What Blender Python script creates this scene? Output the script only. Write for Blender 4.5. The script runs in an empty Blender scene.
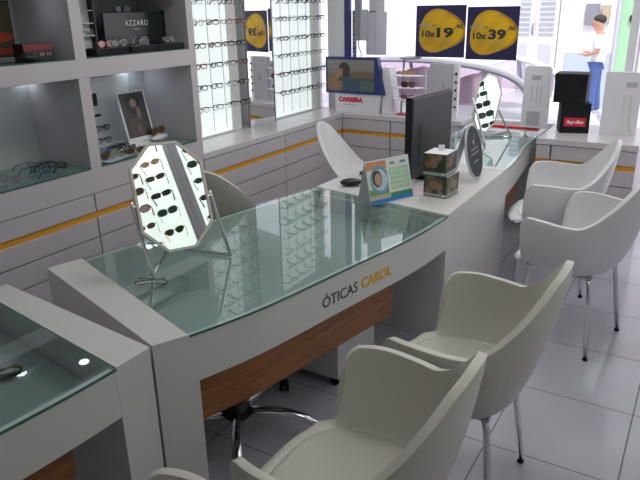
import bpy, bmesh, math, random
from mathutils import Vector, Matrix
random.seed(7)
C = bpy.context.scene.collection
PI = math.pi
STREET = -0.15

# ------------------------------------------------------------------ materials
def new_mat(name):
    m = bpy.data.materials.new(name); m.use_nodes = True
    nt = m.node_tree; nt.nodes.clear()
    out = nt.nodes.new('ShaderNodeOutputMaterial')
    return m, nt, out
def mat(name, col, rough=0.5, metal=0.0, var=0.04, scale=9.0, emit=None, estr=0.0, coat=0.0, spec=0.5):
    m, nt, out = new_mat(name)
    b = nt.nodes.new('ShaderNodeBsdfPrincipled')
    nt.links.new(b.outputs[0], out.inputs[0])
    tc = nt.nodes.new('ShaderNodeTexCoord'); no = nt.nodes.new('ShaderNodeTexNoise')
    no.inputs['Scale'].default_value = scale; no.inputs['Detail'].default_value = 2
    nt.links.new(tc.outputs['Object'], no.inputs['Vector'])
    mx = nt.nodes.new('ShaderNodeMix'); mx.data_type = 'RGBA'
    mx.inputs[6].default_value = tuple(c*(1-var) for c in col)+(1,)
    mx.inputs[7].default_value = tuple(min(1, c*(1+var)) for c in col)+(1,)
    nt.links.new(no.outputs['Fac'], mx.inputs[0]); nt.links.new(mx.outputs[2], b.inputs['Base Color'])
    b.inputs['Roughness'].default_value = rough; b.inputs['Metallic'].default_value = metal
    b.inputs['Specular IOR Level'].default_value = spec
    b.inputs['Coat Weight'].default_value = coat
    if emit:
        b.inputs['Emission Color'].default_value = tuple(emit)+(1,); b.inputs['Emission Strength'].default_value = estr
    return m
def thin_glass(name, tint, ior=1.5, rough=0.0, refl=(1, 1, 1)):
    m, nt, out = new_mat(name)
    t = nt.nodes.new('ShaderNodeBsdfTransparent'); t.inputs[0].default_value = tuple(tint)+(1,)
    g = nt.nodes.new('ShaderNodeBsdfGlossy'); g.inputs[0].default_value = tuple(refl)+(1,); g.inputs['Roughness'].default_value = rough
    f = nt.nodes.new('ShaderNodeFresnel'); f.inputs[0].default_value = ior
    ge = nt.nodes.new('ShaderNodeNewGeometry'); ml = nt.nodes.new('ShaderNodeMath'); ml.operation = 'MULTIPLY'
    iv = nt.nodes.new('ShaderNodeMath'); iv.operation = 'SUBTRACT'; iv.inputs[0].default_value = 1.0
    nt.links.new(ge.outputs['Backfacing'], iv.inputs[1]); nt.links.new(f.outputs[0], ml.inputs[0]); nt.links.new(iv.outputs[0], ml.inputs[1])
    mx = nt.nodes.new('ShaderNodeMixShader')
    nt.links.new(ml.outputs[0], mx.inputs[0]); nt.links.new(t.outputs[0], mx.inputs[1]); nt.links.new(g.outputs[0], mx.inputs[2])
    nt.links.new(mx.outputs[0], out.inputs[0])
    return m
def vcol_mat(name, rough=0.4, estr=0.0):
    m, nt, out = new_mat(name)
    b = nt.nodes.new('ShaderNodeBsdfPrincipled'); a = nt.nodes.new('ShaderNodeAttribute'); a.attribute_name = 'Col'
    nt.links.new(a.outputs['Color'], b.inputs['Base Color']); nt.links.new(b.outputs[0], out.inputs[0])
    b.inputs['Roughness'].default_value = rough
    return m
def floor_mat():
    m, nt, out = new_mat('porcelain_tile')
    b = nt.nodes.new('ShaderNodeBsdfPrincipled'); nt.links.new(b.outputs[0], out.inputs[0])
    tc = nt.nodes.new('ShaderNodeTexCoord'); sp = nt.nodes.new('ShaderNodeSeparateXYZ'); nt.links.new(tc.outputs['Object'], sp.inputs[0])
    def M(op, a, bb=None):
        n = nt.nodes.new('ShaderNodeMath'); n.operation = op
        for i, v in enumerate((a, bb)):
            if v is None: continue
            if isinstance(v, (int, float)): n.inputs[i].default_value = v
            else: nt.links.new(v, n.inputs[i])
        return n.outputs[0]
    ds = []
    for ax, off in ((0, -0.5694), (1, 2.2131)):
        q = M('DIVIDE', M('SUBTRACT', sp.outputs[ax], off), 0.4998)
        fr = M('FRACT', q); d = M('MINIMUM', fr, M('SUBTRACT', 1.0, fr)); ds.append(d)
    d = M('MINIMUM', ds[0], ds[1]); g = M('LESS_THAN', d, 0.0055)
    no = nt.nodes.new('ShaderNodeTexNoise'); no.inputs['Scale'].default_value = 3.0; nt.links.new(tc.outputs['Object'], no.inputs['Vector'])
    mx = nt.nodes.new('ShaderNodeMix'); mx.data_type = 'RGBA'; mx.inputs[6].default_value = (.52, .51, .57, 1); mx.inputs[7].default_value = (.59, .58, .65, 1)
    nt.links.new(no.outputs['Fac'], mx.inputs[0])
    m2 = nt.nodes.new('ShaderNodeMix'); m2.data_type = 'RGBA'; nt.links.new(g, m2.inputs[0]); nt.links.new(mx.outputs[2], m2.inputs[6]); m2.inputs[7].default_value = (.17, .16, .17, 1)
    nt.links.new(m2.outputs[2], b.inputs['Base Color'])
    r = M('ADD', 0.13, M('MULTIPLY', g, 0.5)); nt.links.new(r, b.inputs['Roughness'])
    return m
def wood_mat():
    m, nt, out = new_mat('orange_brown_wood')
    b = nt.nodes.new('ShaderNodeBsdfPrincipled'); nt.links.new(b.outputs[0], out.inputs[0])
    tc = nt.nodes.new('ShaderNodeTexCoord'); mp = nt.nodes.new('ShaderNodeMapping'); mp.inputs['Scale'].default_value = (1.2, 1.2, 26)
    nt.links.new(tc.outputs['Object'], mp.inputs[0])
    no = nt.nodes.new('ShaderNodeTexNoise'); no.inputs['Scale'].default_value = 2.2; no.inputs['Detail'].default_value = 6; nt.links.new(mp.outputs[0], no.inputs['Vector'])
    cr = nt.nodes.new('ShaderNodeValToRGB'); cr.color_ramp.elements[0].position = .3; cr.color_ramp.elements[0].color = (.17, .058, .014, 1)
    cr.color_ramp.elements[1].position = .7; cr.color_ramp.elements[1].color = (.36, .135, .034, 1)
    nt.links.new(no.outputs['Fac'], cr.inputs[0]); nt.links.new(cr.outputs[0], b.inputs['Base Color']); b.inputs['Roughness'].default_value = .35
    return m

M = {}
M['wall'] = mat('wall_paint', (.74, .72, .74), .7)
M['ceil'] = mat('ceiling_paint', (.8, .8, .8), .8)
M['floor'] = floor_mat()
M['wood'] = wood_mat()
M['cab'] = mat('cabinet_laminate', (.57, .53, .555), .38, var=.02)
M['cabtop'] = mat('counter_laminate', (.64, .61, .63), .25, var=.02)
M['desk'] = mat('desk_laminate', (.66, .65, .635), .33, var=.02)
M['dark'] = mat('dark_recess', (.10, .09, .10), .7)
M['yellow'] = mat('mustard_trim', (.75, .37, .04), .45)
M['shell'] = mat('ivory_plastic', (.56, .545, .48), .36, var=.02)
M['shellw'] = mat('white_plastic_shell', (.72, .71, .73), .34, var=.02)
M['seatpad'] = mat('ivory_seat_pad', (.53, .51, .445), .45, var=.02)
M['seatpadw'] = mat('white_seat_pad', (.77, .77, .78), .45, var=.02)
M['chrome'] = mat('chrome', (.72, .72, .74), .09, 1.0, var=.01)
M['steel'] = mat('satin_steel', (.5, .5, .52), .25, 1.0, var=.02)
M['rubber'] = mat('black_rubber', (.013, .013, .015), .6, spec=.2)
M['black'] = mat('black_plastic', (.012, .012, .014), .3)
M['mon'] = mat('charcoal_monitor_shell', (.045, .048, .056), .4)
M['mirror'] = mat('mirror_silver', (.93, .94, .93), .0, 1.0, var=0.0)
M['mframe'] = mat('mirror_frame_cream', (.62, .60, .54), .35)
M['deskglass'] = thin_glass('desk_glass', (.90, .955, .945), 1.72, .0, (.93, 1, .98))
M['deskedge'] = mat('green_glass_edge', (.05, .16, .13), .15)
M['shelfglass'] = thin_glass('shelf_glass', (.78, .88, .85), 1.5)
M['winglass'] = thin_glass('window_glass', (.97, .98, .98), 1.3)
M['lens'] = thin_glass('clear_lens', (.93, .95, .95), 1.45)
M['tray'] = mat('display_tray_grey_green', (.33, .37, .36), .5)
M['panel'] = mat('lit_display_panel', (.8, .84, .84), .4, emit=(.90, 1.0, .99), estr=.58)
M['sunpanel'] = mat('lit_sunglass_panel', (.8, .83, .8), .4, emit=(.86, 1.0, .93), estr=.80)
M['paneledge'] = mat('panel_return', (.74, .75, .71), .35)
M['white'] = mat('white_gloss', (.8, .8, .82), .3)
M['paper'] = mat('white_paper', (.82, .82, .84), .6)
M['acry'] = mat('grey_acrylic', (.50, .49, .53), .35)
M['acryw'] = mat('white_acrylic', (.80, .77, .82), .3)
M['navy'] = mat('navy_blue', (.02, .03, .17), .35)
M['red'] = mat('red_plastic', (.55, .02, .03), .35)
M['inkdark'] = mat('dark_ink', (.03, .03, .035), .5)
M['inkyel'] = mat('yellow_ink', (.80, .42, .02), .4)
M['inkred'] = mat('red_ink', (.62, .02, .05), .4)
M['inkwhite'] = mat('white_ink', (.85, .85, .85), .5)
M['inkgrey'] = mat('grey_ink', (.35, .38, .37), .5)
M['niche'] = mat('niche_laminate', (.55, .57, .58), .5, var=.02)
M['nichedark'] = mat('shaded_upper_niche_laminate', (.36, .36, .37), .5, var=.02)  # darker copy of the niche laminate, upper niche shade put into the colour
M['skin'] = mat('skin', (.50, .27, .19), .5)
M['hair'] = mat('dark_hair', (.03, .022, .02), .6)
M['shirt'] = mat('white_cotton', (.85, .85, .86), .8)
M['jeans'] = mat('blue_denim', (.07, .11, .30), .8)
M['carpaint'] = mat('white_car_paint', (.85, .85, .86), .2)
M['cartrim'] = mat('grey_car_trim', (.25, .25, .29), .4)
M['carglass'] = thin_glass('car_glass', (.86, .83, .87), 1.4)
M['carint'] = mat('car_interior', (.74, .56, .62), .7)
M['pinkwall'] = mat('pale_pink_plaster', (.86, .79, .82), .8)
M['bluewall'] = mat('pale_blue_wainscot', (.46, .52, .62), .8)
M['greendoor'] = mat('pale_green_door', (.36, .60, .38), .6)
M['shutter'] = mat('pale_shutter', (.50, .50, .57), .6)
M['asphalt'] = mat('street_asphalt', (.45, .45, .47), .8)
M['pave'] = mat('pavement', (.7, .7, .72), .8)
M['pic'] = vcol_mat('printed_picture')
M['lamp'] = mat('lamp_disc', (.9, .9, .9), .4, emit=(.85, .92, 1.0), estr=9)
M['tube'] = mat('added_ceiling_lamp', (.9, .9, .9), .4, emit=(.96, .98, 1.0), estr=1.6)  # glowing diffuser of the added ceiling fill lamps

# ------------------------------------------------------------------ mesh helpers
class MB:
    def __init__(s): s.bm = bmesh.new()
    def box(s, c, d, rz=0.0, rot=None):
        R = rot if rot is not None else Matrix.Rotation(rz, 3, 'Z')
        vs = [s.bm.verts.new(Vector(c)+R @ Vector((sx*d[0]/2, sy*d[1]/2, sz*d[2]/2))) for sx in (-1, 1) for sy in (-1, 1) for sz in (-1, 1)]
        for f in ((0, 1, 3, 2), (4, 6, 7, 5), (0, 4, 5, 1), (2, 3, 7, 6), (0, 2, 6, 4), (1, 5, 7, 3)): s.bm.faces.new([vs[i] for i in f])
        return s
    def bb(s, x0, x1, y0, y1, z0, z1): return s.box(((x0+x1)/2, (y0+y1)/2, (z0+z1)/2), (abs(x1-x0), abs(y1-y0), abs(z1-z0)))
    def prism(s, poly, z0, z1):
        a = [s.bm.verts.new((p[0], p[1], z0)) for p in poly]; b = [s.bm.verts.new((p[0], p[1], z1)) for p in poly]
        n = len(poly); s.bm.faces.new(a[::-1]); s.bm.faces.new(b)
        for i in range(n): s.bm.faces.new((a[i], a[(i+1) % n], b[(i+1) % n], b[i]))
        return s
    def slab(s, pts, off):  # planar polygon in 3D extruded by vector
        a = [s.bm.verts.new(p) for p in pts]; b = [s.bm.verts.new(Vector(p)+Vector(off)) for p in pts]
        n = len(pts); s.bm.faces.new(a[::-1]); s.bm.faces.new(b)
        for i in range(n): s.bm.faces.new((a[i], a[(i+1) % n], b[(i+1) % n], b[i]))
        return s
    def tube(s, pts, r, n=10, closed=False, cap=True):
        pts = [Vector(p) for p in pts]; N = len(pts); rings = []
        rr = r if isinstance(r, (list, tuple)) else [r]*N
        up = None
        for i, p in enumerate(pts):
            if closed: t = (pts[(i+1) % N]-pts[i-1])
            else: t = pts[min(i+1, N-1)]-pts[max(i-1, 0)]
            t.normalize()
            if up is None:
                up = Vector((0, 0, 1)) if abs(t.z) < .9 else Vector((1, 0, 0))
            a = t.cross(up)
            if a.length < 1e-4: a = t.cross(Vector((0, 1, 0)))
            a.normalize(); b = a.cross(t).normalized(); up = b
            rings.append([s.bm.verts.new(p+(a*math.cos(2*PI*k/n)+b*math.sin(2*PI*k/n))*rr[i]) for k in range(n)])
        for i in range(N if closed else N-1):
            A, B = rings[i], rings[(i+1) % N]
            for k in range(n): s.bm.faces.new((A[k], A[(k+1) % n], B[(k+1) % n], B[k]))
        if cap and not closed: s.bm.faces.new(rings[0][::-1]); s.bm.faces.new(rings[-1])
        return s
    def lathe(s, prof, c=(0, 0, 0), n=24, rot=None):
        R = rot if rot is not None else Matrix.Identity(3); rings = []
        for (r, z) in prof:
            rings.append([s.bm.verts.new(Vector(c)+R @ Vector((r*math.cos(2*PI*k/n), r*math.sin(2*PI*k/n), z))) for k in range(n)])
        for A, B in zip(rings, rings[1:]):
            for k in range(n): s.bm.faces.new((A[k], A[(k+1) % n], B[(k+1) % n], B[k]))
        s.bm.faces.new(rings[0][::-1]); s.bm.faces.new(rings[-1]); return s
    def ell(s, c, d, n=16, m=10, rot=None):
        R = rot if rot is not None else Matrix.Identity(3)
        prof = [(math.sin(PI*i/m), -math.cos(PI*i/m)) for i in range(m+1)]
        prof[0] = (.02, -1); prof[-1] = (.02, 1); rings = []
        for (r, z) in prof:
            rings.append([s.bm.verts.new(Vector(c)+R @ Vector((r*math.cos(2*PI*k/n)*d[0], r*math.sin(2*PI*k/n)*d[1], z*d[2]))) for k in range(n)])
        for A, B in zip(rings, rings[1:]):
            for k in range(n): s.bm.faces.new((A[k], A[(k+1) % n], B[(k+1) % n], B[k]))
        s.bm.faces.new(rings[0][::-1]); s.bm.faces.new(rings[-1]); return s
    def build(s, name, m, parent=None, smooth=False, bevel=0.0, mods=None):
        bmesh.ops.recalc_face_normals(s.bm, faces=s.bm.faces)
        me = bpy.data.meshes.new(name); s.bm.to_mesh(me); s.bm.free()
        if smooth:
            for p in me.polygons: p.use_smooth = True
        me.materials.append(m)
        o = bpy.data.objects.new(name, me); C.objects.link(o)
        if parent: o.parent = parent
        if bevel:
            b = o.modifiers.new('b', 'BEVEL'); b.width = bevel; b.segments = 2; b.limit_method = 'ANGLE'; b.angle_limit = .6
        return o
def tag(o, label=None, cat=None, group=None, kind=None):
    if label: o['label'] = label
    if cat: o['category'] = cat
    if group: o['group'] = group
    if kind: o['kind'] = kind
    return o
def thing(name, label, cat, loc=(0, 0, 0), rz=0.0, group=None, rot=None):
    o = bpy.data.objects.new(name, None); C.objects.link(o); o.location = loc
    o.empty_display_size = .05
    if rot is not None: o.rotation_euler = rot
    else: o.rotation_euler = (0, 0, rz)
    return tag(o, label, cat, group)
def copy_tree(o, parent=None):
    c = o.copy(); C.objects.link(c)
    if parent: c.parent = parent
    for ch in list(o.children): copy_tree(ch, c)
    return c
FONT = None
def text(name, s, size, m, parent, M4, bold=0.0, shear=0.0, width=None, extrude=.0006, align='LEFT', spacing=1.0):
    cu = bpy.data.curves.new(name, 'FONT'); cu.body = s; cu.size = size; cu.extrude = extrude; cu.offset = bold; cu.shear = shear
    cu.align_x = align; cu.resolution_u = 3; cu.space_character = spacing
    t = bpy.data.objects.new(name+'_tmp', cu); C.objects.link(t); bpy.context.view_layer.update()
    me = bpy.data.meshes.new_from_object(t.evaluated_get(bpy.context.evaluated_depsgraph_get()))
    bpy.data.objects.remove(t); bpy.data.curves.remove(cu)
    if width:
        xs = [v.co.x for v in me.vertices]; w = max(xs)-min(xs); x0 = min(xs) if align == 'LEFT' else 0
        for v in me.vertices: v.co.x = (v.co.x-x0)*width/w + (0 if align == 'LEFT' else 0)
    me.transform(M4)
    me.materials.clear(); me.materials.append(m)
    o = bpy.data.objects.new(name, me); C.objects.link(o)
    if parent: o.parent = parent
    return o
def frame4(origin, xdir, ydir):
    x = Vector(xdir).normalized(); y = Vector(ydir).normalized(); z = x.cross(y).normalized()
    m = Matrix((x, y, z)).transposed().to_4x4(); m.translation = Vector(origin); return m
def picture(name, origin, U, V, nu, nv, fn, parent, thick=.0012):
    """printed sheet: grid over U x V from origin, colours by fn(u,v)"""
    U = Vector(U); V = Vector(V); O = Vector(origin); N = U.cross(V).normalized()*thick
    bm = bmesh.new(); cl = bm.verts.layers.float_color.new('Col'); g = []
    for j in range(nv+1):
        row = []
        for i in range(nu+1):
            v = bm.verts.new(O+U*(i/nu)+V*(j/nv)+N); v[cl] = tuple(fn(i/nu, j/nv))+(1,); row.append(v)
        g.append(row)
    for j in range(nv):
        for i in range(nu): bm.faces.new((g[j][i], g[j][i+1], g[j+1][i+1], g[j+1][i]))
    # rim so that the sheet has thickness
    b = []
    for p in (O, O+U, O+U+V, O+V):
        v = bm.verts.new(p); v[cl] = (.7, .7, .7, 1); b.append(v)
    cs = [g[0][0], g[0][nu], g[nv][nu], g[nv][0]]
    bm.faces.new(b[::-1])
    me = bpy.data.meshes.new(name); bm.to_mesh(me); bm.free(); me.materials.append(M['pic'])
    o = bpy.data.objects.new(name, me); C.objects.link(o)
    if parent: o.parent = parent
    return o
def struct(name, mb, m, parent=None, **k):
    o = mb.build(name, m, parent, **k)
    if not parent: o['kind'] = 'structure'
    return o
ORD = ['first', 'second', 'third', 'fourth', 'fifth', 'sixth', 'seventh', 'eighth', 'ninth', 'tenth']

# ------------------------------------------------------------------ room shell
XL, XR, YB, YW, ZC = -3.46, 0.47, -1.7, 5.60, 2.75
struct('floor', MB().bb(XL-.1, XR+.1, YB-.1, YW+.12, -.1, 0), M['floor'])
struct('ceiling', MB().bb(XL-.1, XR+.1, YB-.1, YW+.12, ZC, ZC+.1), M['ceil'])
struct('wall_left', MB().bb(XL-.1, XL, YB-.1, YW+.12, 0, ZC), M['wall'])
struct('wall_right', MB().bb(XR, XR+.1, YB-.1, YW+.12, 0, ZC), M['wall'])
struct('wall_rear', MB().bb(XL, XR, YB-.1, YB, 0, ZC), M['wall'])
wf = MB(); wf.bb(XL, XR, YW, YW+.12, 2.35, ZC); wf.bb(XL, -.36, YW, YW+.12, 0, .70)
struct('wall_front', wf, M['wall'])
# window: white frame and panes
win = MB()
for x0, x1 in ((-3.46, -3.40), (-3.27, -3.09), (-.61, -.55), (-.42, -.36)): win.bb(x0, x1, YW, YW+.1, .70, 2.35)
win.bb(-3.46, -.36, YW, YW+.1, .70, .74)
wo = struct('window_1', win, M['white'])
pn = MB().bb(-3.09, -.61, YW+.05, YW+.056, .74, 2.35).build('window_pane', M['winglass'], wo)
MB().bb(-3.09, -3.033, YW+.005, YW+.045, .74, 2.35).build('blue_mullion', M['navy'], wo)['label'] = 'dark blue upright'

# ------------------------------------------------------------------ street outside
struct('ground_street', MB().bb(-14, 10, YW+.12, 12.8, STREET-.1, STREET), M['asphalt'])
struct('ground_pavement', MB().bb(-14, 10, YW+.12, 6.3, STREET, STREET+.1), M['pave'])
struct('ground_far_pavement', MB().bb(-14, 10, 10.6, 12.19, STREET, STREET+.08), M['pave'])
hb = thing('street_building', 'pale pink and white single-storey house front across the street', 'building', (0, 12.2, -.557))
hb.scale = (1.22, 1, 1.22)
def P(mb, name, m, **k): return mb.build(name, m, hb, **k)
G = -STREET
P(MB().bb(-14, 10, 0, .5, 0, 4.6), 'facade_wall', M['pinkwall'])
P(MB().bb(-1.90, -1.30, -.03, 0, 0, 1.17), 'blue_wainscot', M['bluewall'])['label'] = 'pale blue painted lower wall'
def shutter(x0, x1):
    d = P(MB().bb(x0, x1, -.05, 0, .1, 2.6), 'shutter_door', M['white'], bevel=.006)
    sl = MB()
    for k in range(16): sl.box(((x0+x1)/2, -.06, 1.42+k*.07), (x1-x0-.10, .03, .042), rot=Matrix.Rotation(.5, 3, 'X'))
    sl.build('louvre', M['shutter'], d)
    MB().bb(x0+.06, x1-.06, -.062, -.05, .25, 1.28).build('lower_panel', M['shutter'], d, bevel=.004)
    return d
shutter(-2.62, -2.37)
d2 = shutter(-2.34, -2.03)
MB().tube([(-2.37, -.06, 1.42), (-2.37, -.11, 1.44), (-2.37, -.11, 1.54), (-2.37, -.06, 1.56)], .014, 8).build('handle', M['cartrim'], d2, smooth=True)
P(MB().bb(-2.0, -1.94, -.10, 0, 0, 3.0), 'door_post', M['white'])
P(MB().bb(-1.68, -1.50, -.08, 0, 1.54, 1.82), 'meter_box', M['cartrim'], bevel=.01)
P(MB().bb(-1.47, -1.36, -.07, 0, 1.56, 1.80), 'meter_box', mat('tan_meter', (.45, .38, .28), .5), bevel=.01)
gd = P(MB().bb(-1.22, -1.02, -.06, 0, 0, 2.7), 'green_door', M['greendoor'])
MB().bb(-1.26, -1.22, -.09, 0, 0, 2.75).bb(-1.02, -.97, -.09, 0, 0, 2.75).build('door_frame', M['shutter'], gd)
MB().ell((-1.08, -.10, 1.62), (.03, .03, .05)).build('knocker', M['black'], gd, smooth=True)
P(MB().bb(-.92, -.30, -.12, 0, 0, 3.2), 'pilaster', M['white'])

# car
car = thing('car', 'white rounded car parked by the far kerb, seen below the posters', 'car', (-2.95, 7.3, STREET))
def car_loft():
    bm = bmesh.new()
    # x stations: (x, z_low, z_belt, halfwidth)
    st = [(-2.0, .38, .55, .55), (-1.9, .25, .72, .70), (-1.5, .2, .82, .77), (-.9, .2, .86, .80), (0, .2, .87, .81), (.8, .2, .87, .80), (1.35, .2, .84, .77), (1.8, .22, .74, .70), (1.98, .38, .56, .52)]
    rings = []
    for x, zl, zb, hw in st:
        rg = []
        for (yy, zz) in ((-1, 0), (-1.0, .35), (-1.0, .7), (-.93, .93), (-.75, 1), (.75, 1), (.93, .93), (1.0, .7), (1.0, .35), (1, 0), (.8, -.04), (-.8, -.04)):
            rg.append(bm.verts.new((x, yy*hw, zl+(zb-zl)*zz)))
        rings.append(rg)
    n = 12
    for A, B in zip(rings, rings[1:]):
        for k in range(n): bm.faces.new((A[k], A[(k+1) % n], B[(k+1) % n], B[k]))
    bm.faces.new(rings[0][::-1]); bm.faces.new(rings[-1]); return bm
mb = MB(); mb.bm.free(); mb.bm = car_loft(); o = mb.build('body', M['carpaint'], car, smooth=True); sm = o.modifiers.new('s', 'SUBSURF'); sm.levels = 1; sm.render_levels = 2
# greenhouse: arched side frames + roof
def arch(n=22, x0=-1.45, x1=1.42, zb=.86, h=.44):
    pts = []
    for i in range(n+1):
        a = PI*i/n; pts.append(((x0+x1)/2-math.cos(a)*(x1-x0)/2, zb+h*math.sin(a)**.62))
    return pts
A = arch()
rf = bmesh.new(); prev = None
for (x, z) in A:
    t = (z-.86)/.44; hw = .78-.16*t
    row = [rf.verts.new((x, s*hw, z+(.03 if abs(s) < .7 else 0))) for s in (-1, -.6, 0, .6, 1)]
    if prev and z > 1.20:
        for k in range(4): rf.faces.new((prev[k], prev[k+1], row[k+1], row[k]))
    prev = row
for v in [v for v in rf.verts if not v.link_faces]: rf.verts.remove(v)
mb = MB(); mb.bm.free(); mb.bm = rf; o = mb.build('roof', M['carpaint'], car, smooth=True); so = o.modifiers.new('s', 'SOLIDIFY'); so.thickness = .03
for s in (-1, 1):
    pl = []
    for (x, z) in A: pl.append((x, s*(.78-.16*(z-.86)/.44), z))
    MB().tube(pl, .030, 8).build('window_arch', M['carpaint'], car, smooth=True)
    pl2 = [(p[0]*.975, p[1]*1.03, .86+(p[2]-.86)*.94) for p in pl]
    MB().tube(pl2, .010, 6).build('window_seal', M['cartrim'], car, smooth=True)
    for xp in (-.45, .95):
        zt = [z for x, z in A if abs(x-xp) < .14][0]
        MB().tube([(xp, s*.79, .86), (xp-.03, s*(.78-.16*(zt-.86)/.44), zt)], .022, 8).build('pillar', M['cartrim'], car)
    gp = [(x, s*(.765-.16*(z-.86)/.44), z) for x, z in A]
    MB().slab(gp, (0, s*.004, 0)).build('side_glass', M['carglass'], car)
for x in (-.2, .7):
    o = MB().bb(x-.1, x+.08, -.55, -.1, .5, 1.12).bb(x-.1, x+.08, .1, .55, .5, 1.12).build('seat', M['carint'], car, bevel=.05)
for x in (-1.25, 1.28):
    for s in (-1, 1):
        w = MB().lathe([(.18, -.09), (.30, -.09), (.32, -.06), (.32, .06), (.30, .09), (.18, .09)], (x, s*.72, .32), 24, Matrix.Rotation(PI/2, 3, 'X')).build('wheel', M['rubber'], car, smooth=False)
        MB().lathe([(.05, -.10), (.17, -.095), (.17, .095), (.05, .10)], (x, s*.72, .32), 20, Matrix.Rotation(PI/2, 3, 'X')).build('hub_cap', M['steel'], w)
for x in (-2.03, 2.02):
    MB().tube([(x*.96, -.62, .42), (x, -.45, .42), (x, .45, .42), (x*.96, .62, .42)], .045, 8).build('bumper', M['steel'], car, smooth=True)
for s in (-1, 1): MB().ell((1.86, s*.5, .60), (.08, .10, .10)).build('headlamp', M['steel'], car, smooth=True)

# person across the street
def skin_obj(name, verts, edges, radii, m, parent, lv=2, root=0):
    me = bpy.data.meshes.new(name); me.from_pydata([Vector(v) for v in verts], edges, []); me.materials.append(m)
    o = bpy.data.objects.new(name, me); C.objects.link(o)
    if parent: o.parent = parent
    s = o.modifiers.new('skin', 'SKIN'); s.use_smooth_shade = True
    me.skin_vertices if me.skin_vertices else None
    for i, r in enumerate(radii):
        sv = me.skin_vertices[0].data[i]; sv.radius = (r, r) if not isinstance(r, tuple) else r; sv.use_root = (i == root)
    ss = o.modifiers.new('sub', 'SUBSURF'); ss.levels = lv; ss.render_levels = lv
    return o
# faces -x (towards the left of the photo)
per = thing('person', 'person in white t-shirt and jeans across the street, looking down at a paper', 'person', (-1.665, 11.4, STREET+.08))
per.scale = (.90, .90, .90)
BZ = 0.0
bv = [(0, 0, .92), (0, 0, 1.08), (.01, 0, 1.25), (.02, 0, 1.38), (.0, 0, 1.46), (-.03, 0, 1.52), (-.05, 0, 1.60), (-.055, 0, 1.66),
      (.02, -.19, 1.36), (.03, -.23, 1.14), (-.14, -.20, 1.08), (-.22, -.17, 1.085),
      (.02, .19, 1.36), (.03, .23, 1.14), (-.14, .17, 1.10), (-.22, .12, 1.11),
      (0, -.09, .86), (-.01, -.10, .48), (.02, -.10, .09), (-.10, -.11, .04),
      (0, .09, .86), (.03, .10, .48), (.08, .10, .09), (-.04, .11, .04)]
be = [(0, 1), (1, 2), (2, 3), (3, 4), (4, 5), (5, 6), (6, 7), (3, 8), (8, 9), (9, 10), (10, 11), (3, 12), (12, 13), (13, 14), (14, 15), (0, 16), (16, 17), (17, 18), (18, 19), (0, 20), (20, 21), (21, 22), (22, 23)]
br = [(.11, .14), (.10, .13), (.11, .15), (.09, .13), .055, .075, .095, .07, .055, .042, .032, .028, .055, .042, .032, .028, .085, .058, .042, .035, .085, .058, .042, .035]
skin_obj('body', bv, be, br, M['skin'], per)
for s in (-1, 1):
    ww = (-.225, -.168, 1.085) if s < 0 else (-.225, .118, 1.11)
    fb = MB()
    for k in range(4):
        y = ww[1]+(k-1.5)*.016
        fb.tube([(ww[0], y, ww[2]), (ww[0]-.05, y, ww[2]+.004), (ww[0]-.075+.004*abs(k-1), y, ww[2]-.012)], [.009, .008, .006], 6)
    fb.tube([(ww[0]+.01, ww[1]-s*.03, ww[2]), (ww[0]-.03, ww[1]-s*.045, ww[2]+.015)], [.010, .007], 6)
    fb.build('fingers', M['skin'], per, smooth=True)
MB().ell((-.055, 0, 1.615), (.098, .078, .112)).build('face', M['skin'], per, smooth=True)
fm = MB(); fm.ell((-.158, 0, 1.60), (.018, .012, .02)); fm.ell((-.05, -.079, 1.61), (.018, .01, .028)); fm.ell((-.05, .079, 1.61), (.018, .01, .028)); fm.build('nose_and_ears', M['skin'], per, smooth=True)
fe = MB(); fe.ell((-.140, -.03, 1.625), (.012, .014, .008)); fe.ell((-.140, .03, 1.625), (.012, .014, .008)); fe.ell((-.145, 0, 1.555), (.008, .026, .006)); fe.build('eyes_and_mouth', M['hair'], per, smooth=True)
MB().ell((-.030, 0, 1.665), (.110, .090, .085)).build('hair', M['hair'], per, smooth=True)
skin_obj('t_shirt', [(0, 0, .84), (0, 0, 1.08), (.01, 0, 1.25), (.02, 0, 1.37), (.01, 0, 1.43), (.02, -.20, 1.36), (.03, -.235, 1.17), (.02, .20, 1.36), (.03, .235, 1.17)],
         [(0, 1), (1, 2), (2, 3), (3, 4), (3, 5), (5, 6), (3, 7), (7, 8)], [(.16, .19), (.145, .185), (.145, .18), (.11, .15), .07, .075, .07, .075, .07], M['shirt'], per)
skin_obj('jeans', [(0, 0, 1.02), (0, -.09, .84), (-.01, -.10, .48), (.02, -.10, .08), (0, .09, .84), (.03, .10, .48), (.08, .10, .08)],
         [(0, 1), (1, 2), (2, 3), (0, 4), (4, 5), (5, 6)], [(.13, .16), .10, .072, .06, .10, .072, .06], M['jeans'], per)
for s, dx in ((-1, 0), (1, .06)): MB().ell((-.06+dx, s*.105, .04), (.14, .05, .045)).build('shoe', M['black'], per, smooth=True)
tag(MB().box((-1.665-.29, 11.4-.02, STREET+.08+1.005), (.10, .20, .004), rot=Matrix.Rotation(.25, 3, 'Y')).build('paper_sheet', M['paper']), 'small white paper held by the person across the street', 'paper')

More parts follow.
